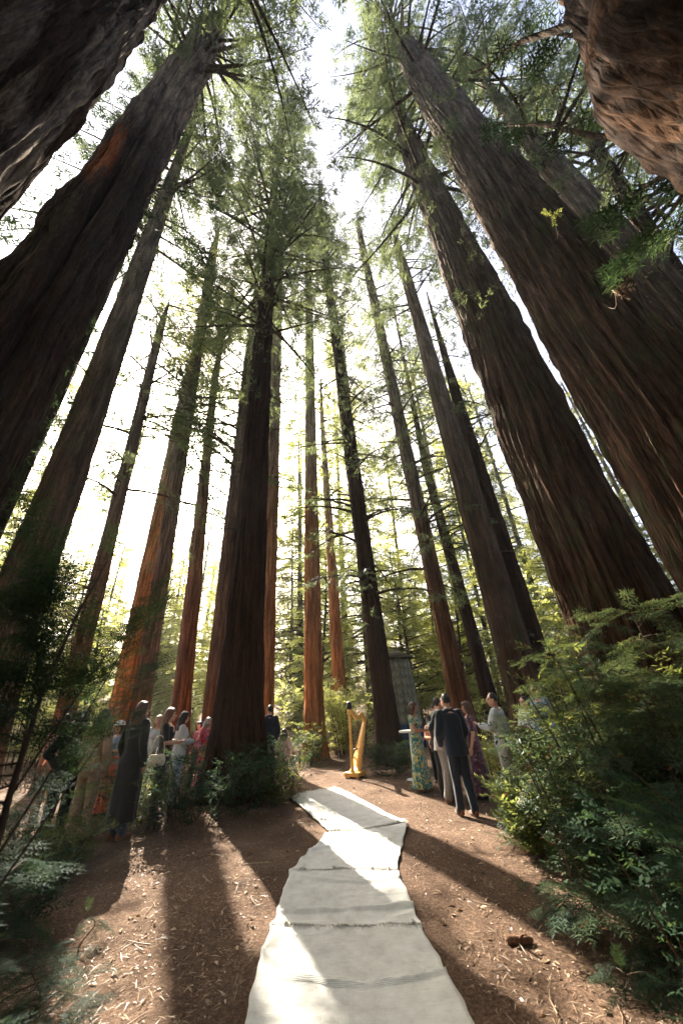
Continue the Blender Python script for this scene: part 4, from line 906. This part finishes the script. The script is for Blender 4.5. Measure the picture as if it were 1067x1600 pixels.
for k, c in dict(black=(.008, .008, .009), navy=(.012, .018, .032), charcoal=(.02, .02, .022), beige=(.36, .25, .17), denim=(.20, .27, .38), pale_grey=(.48, .48, .46), suit_grey=(.28, .25, .22), light_jeans=(.38, .45, .52), blush=(.62, .32, .24), peach=(.72, .36, .22), pink=(.72, .42, .40), white_shirt=(.74, .74, .72), pale_shirt=(.58, .61, .62), coral=(.62, .16, .09), dark_jeans=(.035, .05, .085), brown_leather=(.20, .075, .035), black_leather=(.015, .013, .012), ivory_leather=(.70, .58, .42)).items(): M[k] = cloth(k, c)
M['floral_green'] = cloth('floral_green', (.10, .24, .20), [(.015, .11, .13), (.03, .17, .16), (.42, .50, .40), (.55, .58, .34), (.50, .42, .12)], kind='floral')
M['floral_plum'] = cloth('floral_plum', (.05, .03, .05), [(.02, .015, .03), (.06, .03, .05), (.16, .08, .13), (.30, .20, .26), (.10, .03, .05)], kind='floral')
M['scarf'] = cloth('scarf', (.55, .10, .13), [(.10, .14, .40), (.62, .30, .36), (.65, .06, .06), (.70, .55, .55), (.55, .05, .08)], kind='floral')
M['red_print'] = cloth('red_print', (.24, .05, .05), [(.12, .02, .03), (.2, .05, .05), (.3, .1, .08), (.35, .2, .18), (.10, .04, .05)], kind='floral')
TMP = []
class Blob:
    def __init__(s): s.a = Acc()
    def ell(s, c, r, n=12):
        th = np.linspace(0, math.pi, 9); lathe(s.a, [(max(math.sin(t), .02), -math.cos(t)) for t in th], n=n, cap=True)
        s.a.V[-1] = s.a.V[-1]*np.array(r)+np.array(c)
    def cap(s, p0, r0, p1, r1, fy=1.0):
        p0 = np.array(p0, float); p1 = np.array(p1, float); v = p1-p0; L = np.linalg.norm(v)+1e-6; d = v/L
        P = [p0-d*r0*.95, p0-d*r0*.6, p0, p0+v*.33, p0+v*.66, p1, p1+d*r1*.6, p1+d*r1*.95]; R = [r0*.3, r0*.8, r0, r0+(r1-r0)*.33, r0+(r1-r0)*.66, r1, r1*.8, r1*.3]
        tube(s.a, P, np.array(R), 10)
    def loft(s, rings, n=28, folds=0, famp=0.0, ph=0.0):        # rings: (z, rx, ry, cx, cy)
        th = np.arange(n)*2*math.pi/n; V = []; zs = [r[0] for r in rings]; zmin, zmax = min(zs), max(zs)
        rings = [(rings[0][0], .002, .002, rings[0][3], rings[0][4])]+list(rings)+[(rings[-1][0], .002, .002, rings[-1][3], rings[-1][4])]
        for z, rx, ry, cx, cy_ in rings:
            k = 1+famp*(1-(z-zmin)/(zmax-zmin+1e-6))*np.sin(folds*th+ph+3*z) if folds else 1.0
            V.append(np.stack([cx+rx*k*np.cos(th), cy_+ry*k*np.sin(th), np.full(n, z)], -1))
        i = np.arange(len(rings)-1)[:, None]*n; j = np.arange(n)[None]; j2 = (j+1) % n
        s.a.add(np.concatenate(V), np.stack([i+j, i+j2, i+n+j2, i+n+j], -1).reshape(-1, 4))
    def build(s, name, mat, parent, voxel=.012, sm=4, dec=.25, rough=0.0, seed=1, fq=55):
        me = s.a.mesh(name); ob = bpy.data.objects.new('tmp', me); COL.objects.link(ob)
        r = ob.modifiers.new('r', 'REMESH'); r.mode = 'VOXEL'; r.voxel_size = voxel
        q = ob.modifiers.new('s', 'SMOOTH'); q.iterations = sm; q.factor = .5
        if dec < 1: d = ob.modifiers.new('d', 'DECIMATE'); d.ratio = dec
        dg = bpy.context.evaluated_depsgraph_get(); m2 = bpy.data.meshes.new_from_object(ob.evaluated_get(dg)); m2.name = name
        bpy.data.objects.remove(ob)
        if rough:
            co = np.empty(len(m2.vertices)*3, np.float32); m2.vertices.foreach_get('co', co); co = co.reshape(-1, 3); nn = np.empty_like(co); m2.vertices.foreach_get('normal', nn.ravel())
            co += norm(nn.reshape(-1, 3))*(rough*(vnoise(co[:, 0]*fq+200, co[:, 2]*fq*.13+50, seed)-.5)+rough*(vnoise(co[:, 1]*fq+200, co[:, 2]*fq*.15+50, seed+1)-.5))[:, None]; m2.vertices.foreach_set('co', co.ravel())
        m2.materials.clear(); return link(name, m2, mat, parent, smooth=True)
def rotz(p, a, c):
    p = np.array(p, float); c = np.array(c, float); v = p-c; ca, sa = math.cos(a), math.sin(a); return c+np.array([v[0]*ca-v[1]*sa, v[0]*sa+v[1]*ca, v[2]])
ARM = ((.07, -.03, -.28), (.05, .06, -.53))
def person(label, x, y, Ht, face, skin='skin', female=True, top=None, top_mat='black', sleeve='long', bottom='trousers', bottom_mat='black', hair='long', hair_mat='hair_brown', shoe_mat='black_leather',
           armL=ARM, armR=ARM, yaw=0.0, lean=(0, 0), stance=.09, stride=0.0, hem=.08, jacket_len=.80, collar=None, dec=.2, hat=None):
    s = Ht/1.72; rs = np.random.RandomState(int(abs(x*917+y*331)) % 9999)
    t = thing('person', label, 'person', (x, y, float(gz(x, y))+.004), -math.radians(face)); t.scale = (s, s, s)
    W = .93 if female else 1.06; hipw = 1.05 if female else .97; waist = .84 if female else 1.0
    def L(p):                                                     # lean grows from the hips upward
        p = np.array(p, float); k = max(0, p[2]-.85)/.85; return p+np.array([lean[0]*k, lean[1]*k, 0])
    nb = L((0, -.015, 1.46)); hc = L((0, .02, 1.60)); ya = math.radians(yaw)
    def Hd(p): return rotz(hc+np.array(p), ya, hc)
    sh = [L((-.165*W, -.01, 1.405)), L((.165*W, -.01, 1.405))]
    arms = []
    for sd, (e, w_) in ((-1, armL), (1, armR)):
        S_ = sh[0] if sd < 0 else sh[1]; arms.append((S_, S_+np.array([sd*e[0], e[1], e[2]]), S_+np.array([sd*w_[0], w_[1], w_[2]])))
    hips = [np.array([-.085*hipw, 0, .90]), np.array([.085*hipw, 0, .90])]
    knees = [np.array([-stance, .02+stride*.5, .49]), np.array([stance, .02-stride*.5, .49])]; ank = [np.array([-stance-.005, -.03+stride, .085]), np.array([stance+.005, -.03-stride, .085])]
    tr = [(.84, .15*hipw, .105), (.92, .165*hipw, .118), (1.06, .145*waist, .10), (1.2, .155*W, .108), (1.32, .168*W, .112), (1.41, .15*W, .085), (1.455, .07, .062)]
    def rings(lo, hi, add): return [(z, rx+add, ry+add*.8, *(L((0, 0, z))[:2])) for z, rx, ry in tr if lo <= z <= hi]
    b = Blob()
    b.loft(rings(.8, 1.5, 0)); b.cap(nb-np.array([0, 0, .05]), .056, hc-np.array([0, .03, .06]), .05)
    b.ell(hc, (.074, .092, .112)); b.ell(Hd((0, .035, -.05)), (.052, .055, .062)); b.cap(Hd((0, .085, .015)), .009, Hd((0, .105, -.022)), .016)
    for sd in (-1, 1):
        b.ell(Hd((sd*.076, -.008, -.005)), (.012, .022, .032)); b.ell(Hd((sd*.033, .075, .032)), (.028, .018, .010))
    if female:
        for sd in (-1, 1): b.ell(L((sd*.07, .085, 1.27)), (.062, .052, .06))
    for (S_, E_, W_), sd in zip(arms, (-1, 1)):
        b.cap(S_, .054, E_, .040); b.cap(E_, .040, W_, .028)
        d = norm(W_-E_); pal = norm(np.cross(d, [0, 1.0, .2]))*sd; pal = norm(pal+np.array([0, 0, .001])); spread = norm(np.cross(d, pal))
        hcn = W_+d*.055; b.cap(W_+d*.01, .028, W_+d*.03, .030)
        for k in range(4):
            base = W_+d*.065+spread*(k-1.5)*.021; b.cap(W_+d*.02+spread*(k-1.5)*.014, .014, base, .013)
            Lf = (.062, .074, .078, .066)[k]; kn = base+d*Lf*.5-pal*.006; b.cap(base, .0105, kn, .0095); b.cap(kn, .0095, kn+norm(d-pal*.55)*Lf*.5, .0085)
        th0 = W_+d*.03+spread*.024; b.cap(th0, .014, th0+spread*.028+d*.02-pal*.008, .0115); b.cap(th0+spread*.028+d*.02-pal*.008, .0115, th0+spread*.036+d*.048-pal*.014, .0095)
    for h_, k_, a_ in zip(hips, knees, ank):
        b.cap(h_, .088, k_, .056); b.cap(k_, .056, k_*.45+a_*.55+np.array([0, -.012, 0]), .050); b.cap(k_*.45+a_*.55+np.array([0, -.012, 0]), .048, a_, .036)
        b.cap(a_+np.array([0, -.01, -.04]), .036, a_+np.array([0, .14, -.052]), .030)
    body = b.build('body', skin, t, voxel=.0095, sm=3, dec=dec)
    for sd in (-1, 1):
        e = Acc(); lathe(e, [(math.sin(q)*.011+.0005, -math.cos(q)*.008) for q in np.linspace(0, math.pi, 7)], n=10); link('eye', e.mesh('eye'), 'eye', t, tuple(Hd((sd*.032, .083, .014))))
    e = Blob(); e.ell(Hd((0, .088, -.058)), (.024, .009, .008)); e.build('lips', 'lips', t, voxel=.004, sm=1, dec=1)
    # trousers, skirts
    if bottom in ('trousers', 'jeans'):
        q = Blob(); q.loft([(.80, .12, .10, 0, 0)]+[(z, rx+.014, ry+.014, *(L((0, 0, z))[:2])) for z, rx, ry in tr[:3]])
        for h_, k_, a_ in zip(hips, knees, ank):
            q.cap(h_, .104, k_, .076); q.cap(k_, .076, a_+np.array([0, .0, .02]), .068 if not female else .056); q.cap(a_+np.array([0, .01, .02]), .066 if not female else .054, a_+np.array([0, .02, -.012]), .068 if not female else .052)
        q.build('trousers', bottom_mat, t, voxel=.011, sm=4, rough=.016, seed=int(x*10) % 50+50, fq=20)
    elif bottom == 'skirt':
        q = Blob(); q.loft([(hem, .25, .21, 0, 0), (.35, .22, .18, 0, 0), (.65, .195, .15, 0, 0), (.9, .185, .135, *(L((0, 0, .9))[:2])), (1.06, .152*waist+.01, .115, *(L((0, 0, 1.06))[:2]))], 64, 11, .10, rs.rand()*6)
        q.build('skirt', bottom_mat, t, voxel=.012, sm=2, dec=.35)
    # tops
    if top:
        q = Blob(); add = {'tee': .014, 'dress': .012, 'sweater': .026, 'jacket': .030, 'coat': .034}[top]
        if top in ('jacket', 'coat'):
            z0 = jacket_len; q.loft([(z0, .205 if not female else .205, .150 if top == 'jacket' else .185, *(L((0, -.005, z0))[:2])), ((z0+1)/2, .198, .145 if top == 'jacket' else .18, *(L((0, 0, (z0+1)/2))[:2])), (.93, .200, .148 if top == 'jacket' else .168, *(L((0, 0, .93))[:2]))]+[r for r in rings(1.0, 1.43, add) if r[0] > .97], 40, 7 if top == 'coat' else 0, .07 if top == 'coat' else 0)
            q.cap(sh[0]+np.array([.01, 0, -.005]), .070, sh[1]-np.array([.01, 0, .005]), .070); q.cap(L((-.05, -.03, 1.45)), .045, L((.05, -.03, 1.45)), .045)
        else:
            z0 = .86; q.loft([(z0, tr[0][1]+add+.01, tr[0][2]+add, *(L((0, 0, z0))[:2]))]+rings(.9, 1.42, add)); q.cap(sh[0]+np.array([.02, 0, -.005]), .056, sh[1]-np.array([.02, 0, .005]), .056)
        if female:
            for sd in (-1, 1): q.ell(L((sd*.07, .09, 1.27)), (.07, .058, .066))
        for ai, (S_, E_, W_) in enumerate(arms):
            k = {'tee': .016, 'dress': .012, 'sweater': .02, 'jacket': .022, 'coat': .022}[top]
            if sleeve == 'long': q.cap(S_, .056+k, E_, .044+k); q.cap(E_, .044+k, E_+(W_-E_)*.97, .032+k)
            elif sleeve == 'short': q.cap(S_, .056+k, S_+(E_-S_)*.75, .050+k)
            elif sleeve == 'one' and ai == 1: q.cap(S_, .056+k, S_+(E_-S_)*.4, .050+k)
        q.build({'tee': 'shirt', 'dress': 'bodice', 'sweater': 'sweater', 'jacket': 'jacket', 'coat': 'coat'}[top], top_mat, t, voxel=.011, sm=4, rough=.015, seed=int(y*10) % 50+70, fq=20)
    if collar:
        q = Blob(); q.cap(L((-.03, -.028, 1.492)), .032, L((.03, -.028, 1.492)), .032); q.cap(L((-.03, .02, 1.465)), .03, L((.03, .02, 1.465)), .03); q.build('collar', collar, t, voxel=.009, sm=2)
    # hair
    q = Blob(); short = hair == 'short'
    q.ell(Hd((0, -.018 if short else -.026, .026 if short else .018)), (.080 if short else .092, .092 if short else .100, .104 if short else .118))
    if not short: q.ell(Hd((0, .012, .062)), (.074, .076, .064))
    if hair in ('long', 'curly', 'bob'):
        ln = {'long': .40, 'curly': .44, 'bob': .20}[hair]; wdt = {'long': .088, 'curly': .118, 'bob': .10}[hair]
        for k in range(7):
            a_ = math.radians(180+(k-3)*27); p0 = Hd((math.sin(a_)*-.07, math.cos(a_)*.075, .02)); p1 = np.array([hc[0]+math.sin(-a_)*wdt*.95, hc[1]-.055+math.cos(a_)*.055, hc[2]-ln*rs.uniform(.82, 1.05)])
            mid = (p0+p1)/2+np.array([math.sin(-a_)*.025, -.02, 0]); q.cap(p0, .038, mid, .042); q.cap(mid, .042, p1, .016)
    if hair == 'pony':
        p = Hd((0, -.115, .05)); q.cap(p, .03, p+np.array([0, -.05, -.07]), .036); q.cap(p+np.array([0, -.05, -.07]), .036, p+np.array([0, -.03, -.28]), .012)
    hr = q.build('hair', hair_mat, t, voxel=.009, sm=2, dec=.4, rough=.02 if hair == 'curly' else .011, seed=7)
    if hair in ('long', 'curly', 'bob'):
        acc = Acc(); ln = {'long': .42, 'curly': .46, 'bob': .21}[hair]
        for k in range(44):
            a_ = math.radians(180+rs.uniform(-100, 100)); p0 = Hd((-.075*math.sin(a_), .085*math.cos(a_)-.01, rs.uniform(.02, .09)))
            p2 = np.array([hc[0]-math.sin(a_)*rs.uniform(.07, .13), hc[1]-.05+math.cos(a_)*.075, hc[2]-ln*rs.uniform(.5, 1.08)]); p1 = (p0+p2)/2+np.array([-math.sin(a_)*.035, math.cos(a_)*.03, .03])
            tube(acc, [p0, p1, p2*.7+p1*.3+np.array([rs.normal(0, .008), rs.normal(0, .008), 0]), p2+np.array([rs.normal(0, .015), rs.normal(0, .012), 0])], [.006, .009, .006, .002], 5, False)
        link('strands', acc.mesh('strands'), hair_mat, hr, smooth=True)['kind'] = 'stuff'
    if hat:
        q = Blob(); q.ell(Hd((0, -.01, .075)), (.098, .11, .072)); q.ell(Hd((0, 0, .05)), (.155, .165, .014)); q.build('hat', hat, t, voxel=.008, sm=2)
    for k_, a_ in zip(knees, ank):
        q = Blob(); q.cap(a_+np.array([0, -.022, -.042]), .042, a_+np.array([0, .06, -.044]), .040); q.cap(a_+np.array([0, .06, -.046]), .041, a_+np.array([0, .165, -.056]), .029); q.ell(a_+np.array([0, -.01, -.01]), (.044, .055, .05)); q.build('shoe', shoe_mat, t, voxel=.011, sm=2, dec=.3)
    return t
def at(px, yhead, D):
    x, y = spot(px, D, yhead+20); return x, y, min(1.93, max(1.2, height_of(px, yhead, D)))
UPL = ((.05, .10, -.25), (-.02, .30, -.20)); UP_FACE = ((.10, .20, -.16), (-.02, .33, .12)); HIP = ((.14, -.08, -.25), (.02, .06, -.42)); FOLD = ((.06, .06, -.26), (-.10, .26, -.27))
# left gathering
person('person in blush top half hidden at far left, behind the black backed woman', *at(101, 1116, 9.8), -60, top='tee', top_mat='blush', sleeve='short', bottom='trousers', bottom_mat='beige', hair='bob', hair_mat='hair_brown')
person('person in black seen from behind, dark hair, head turned left', *at(125, 1111, 8.6), -25, top='coat', top_mat='black', bottom='trousers', bottom_mat='black', hair='long', hair_mat='hair_dark', yaw=65, armL=HIP, armR=HIP)
person('person with long curly brown hair and tan top, seen from behind', *at(161, 1107, 8.4), 5, top='sweater', top_mat='beige', bottom='trousers', bottom_mat='beige', hair='curly', hair_mat='hair_brown')
person('person in pale sun hat, denim shirt and coral skirt', *at(186, 1126, 10.2), -150, top='tee', top_mat='denim', sleeve='short', bottom='skirt', bottom_mat='coral', hair='bob', hair_mat='hair_brown', hat='white_shirt', yaw=30, armL=FOLD, armR=FOLD)
person('tall person in long black coat and jeans with long brown hair, seen from behind', *at(221, 1094, 8.2), 22, top='coat', top_mat='black', bottom='jeans', bottom_mat='dark_jeans', hair='long', hair_mat='hair_brown', shoe_mat='brown_leather', jacket_len=.20, stance=.08, yaw=-15)
person('blond person behind the black clad pair at left', *at(247, 1117, 11.2), 160, top='tee', top_mat='pale_shirt', hair='bob', hair_mat='hair_blond', bottom='trousers', bottom_mat='beige')
person('person with auburn hair and black top holding hands forward, ivory bag beside', *at(264, 1106, 9.2), 75, top='tee', top_mat='black', sleeve='short', bottom='trousers', bottom_mat='black', hair='long', hair_mat='hair_auburn', armL=FOLD, armR=FOLD)
person('person in pale grey sweater and light jeans with dark wavy hair', *at(286, 1112, 9.9), 60, top='sweater', top_mat='pale_grey', bottom='jeans', bottom_mat='light_jeans', hair='long', hair_mat='hair_dark', armR=FOLD)
person('person in dark red print top left of the grey haired one', *at(311, 1127, 12.4), 190, top='tee', top_mat='red_print', bottom='trousers', bottom_mat='charcoal', hair='bob', hair_mat='hair_dark')
person('grey haired person in red and blue patterned wrap beside the central trunk', *at(324, 1121, 11.7), 120, top='sweater', top_mat='scarf', bottom='skirt', bottom_mat='scarf', hair='bob', hair_mat='hair_grey')
# beside the central trunk
person('person in dark navy suit seen from behind, right of the central trunk', *at(421, 1103, 11.4), -8, female=False, top='jacket', top_mat='navy', bottom='trousers', bottom_mat='navy', hair='short', hair_mat='hair_black', collar='white_shirt', yaw=25)
person('girl with long brown hair and pink cardigan, seen from behind', *at(444, 1137, 10.6), 12, top='sweater', top_mat='pink', bottom='skirt', bottom_mat='pink', hair='long', hair_mat='hair_brown', hem=.25)
# right gathering
gx, gy = ground_at(661, 1236)
person('person in long green and yellow floral dress looking up, by the white table', gx, gy, 1.66, 120, skin='skin_tan', top='dress', top_mat='floral_green', sleeve='one', bottom='skirt', bottom_mat='floral_green', hair='long', hair_mat='hair_brown', shoe_mat='brown_leather', armL=HIP, armR=FOLD, hem=.06, yaw=20)
person('child in peach top standing behind the green floral dress', *spot(671, 10.2), 1.32, 200, top='tee', top_mat='peach', sleeve='long', bottom='trousers', bottom_mat='black', hair='bob', hair_mat='hair_dark', armL=FOLD, armR=FOLD)
person('person in dark jacket raising both hands to the face', *at(680, 1098, 8.9), 160, top='jacket', top_mat='charcoal', bottom='trousers', bottom_mat='charcoal', hair='short', hair_mat='hair_dark', armL=UP_FACE, armR=UP_FACE, female=False)
gx, gy = ground_at(704, 1252)
person('person in light grey suit standing behind the navy suit', gx, gy, 1.74, 75, female=False, top='jacket', top_mat='suit_grey', bottom='trousers', bottom_mat='suit_grey', hair='short', hair_mat='hair_dark', collar='white_shirt', shoe_mat='brown_leather', stride=.06, lean=(0, .04))
gx, gy = ground_at(731, 1274)
person('person in dark navy suit and brown shoes seen from behind, nearest on the right', gx, gy, 1.80, -14, female=False, top='jacket', top_mat='navy', bottom='trousers', bottom_mat='navy', hair='short', hair_mat='hair_black', collar='pale_shirt', shoe_mat='brown_leather', stride=.07, stance=.08, yaw=18, lean=(-.05, .02), armL=((.06, .04, -.28), (-.02, .20, -.46)), armR=((.07, .0, -.28), (.02, .14, -.50)))
gx, gy = ground_at(757, 1250)
person('person in dark plum floral dress tucked behind the navy suit', gx, gy, 1.62, -70, top='dress', top_mat='floral_plum', sleeve='short', bottom='skirt', bottom_mat='floral_plum', hair='long', hair_mat='hair_brown', hem=.08)
person('person in pale grey shirt with short dark hair, facing left by the saplings', *at(772, 1082, 8.3), -55, female=False, top='sweater', top_mat='pale_shirt', bottom='trousers', bottom_mat='pale_grey', hair='short', hair_mat='hair_dark', yaw=20, armL=UPL)
person('person in dark vest and white sleeves half hidden in the saplings', *at(822, 1088, 9.6), -110, female=False, top='tee', top_mat='white_shirt', sleeve='long', bottom='trousers', bottom_mat='charcoal', hair='short', hair_mat='hair_black', armL=FOLD, armR=FOLD)
person('tall person in blue suit farthest right among the saplings', *at(840, 1066, 9.0), -100, female=False, top='jacket', top_mat='denim', bottom='trousers', bottom_mat='navy', hair='short', hair_mat='hair_brown', collar='white_shirt')
def handbag():
    x, y = spot(245, 8.95, 1185); z = height_of(245, 1197, 8.95); t = thing('handbag', 'ivory leather shoulder bag hanging between the two black clad people', 'bag', (x, y, z), 0.5)
    q = Blob(); q.loft([(0, .15, .05, 0, 0), (.06, .165, .06, 0, 0), (.15, .15, .045, 0, 0), (.19, .12, .025, 0, 0)]); q.build('bag_body', 'ivory_leather', t, voxel=.01, sm=3)
    a = Acc(); s = np.linspace(0, 1, 12); tube(a, np.stack([.12*np.cos(math.pi*s), 0*s, .17+.33*np.sin(math.pi*s)], -1), .010, 6, False); link('strap', a.mesh('strap'), 'ivory_leather', t, smooth=True)
handbag()

# ------------------------------------------------------------------ the hazy air of the grove
def haze():
    acc = Acc(); box(acc, (0, 8.0, 28.0), (208, 208, 60)); me = acc.mesh('haze')
    m, nt, out = new_mat('haze_air')
    v = node(nt, 'ShaderNodeVolumePrincipled'); v.inputs['Color'].default_value = (0.97, 0.98, 0.95, 1); v.inputs['Density'].default_value = 0.0005; v.inputs['Anisotropy'].default_value = 0.3
    nt.links.new(v.outputs[0], out.inputs['Volume'])
    tag(link('haze', me, m), 'pale sunlit haze hanging in the grove', None, None, 'stuff')
haze()
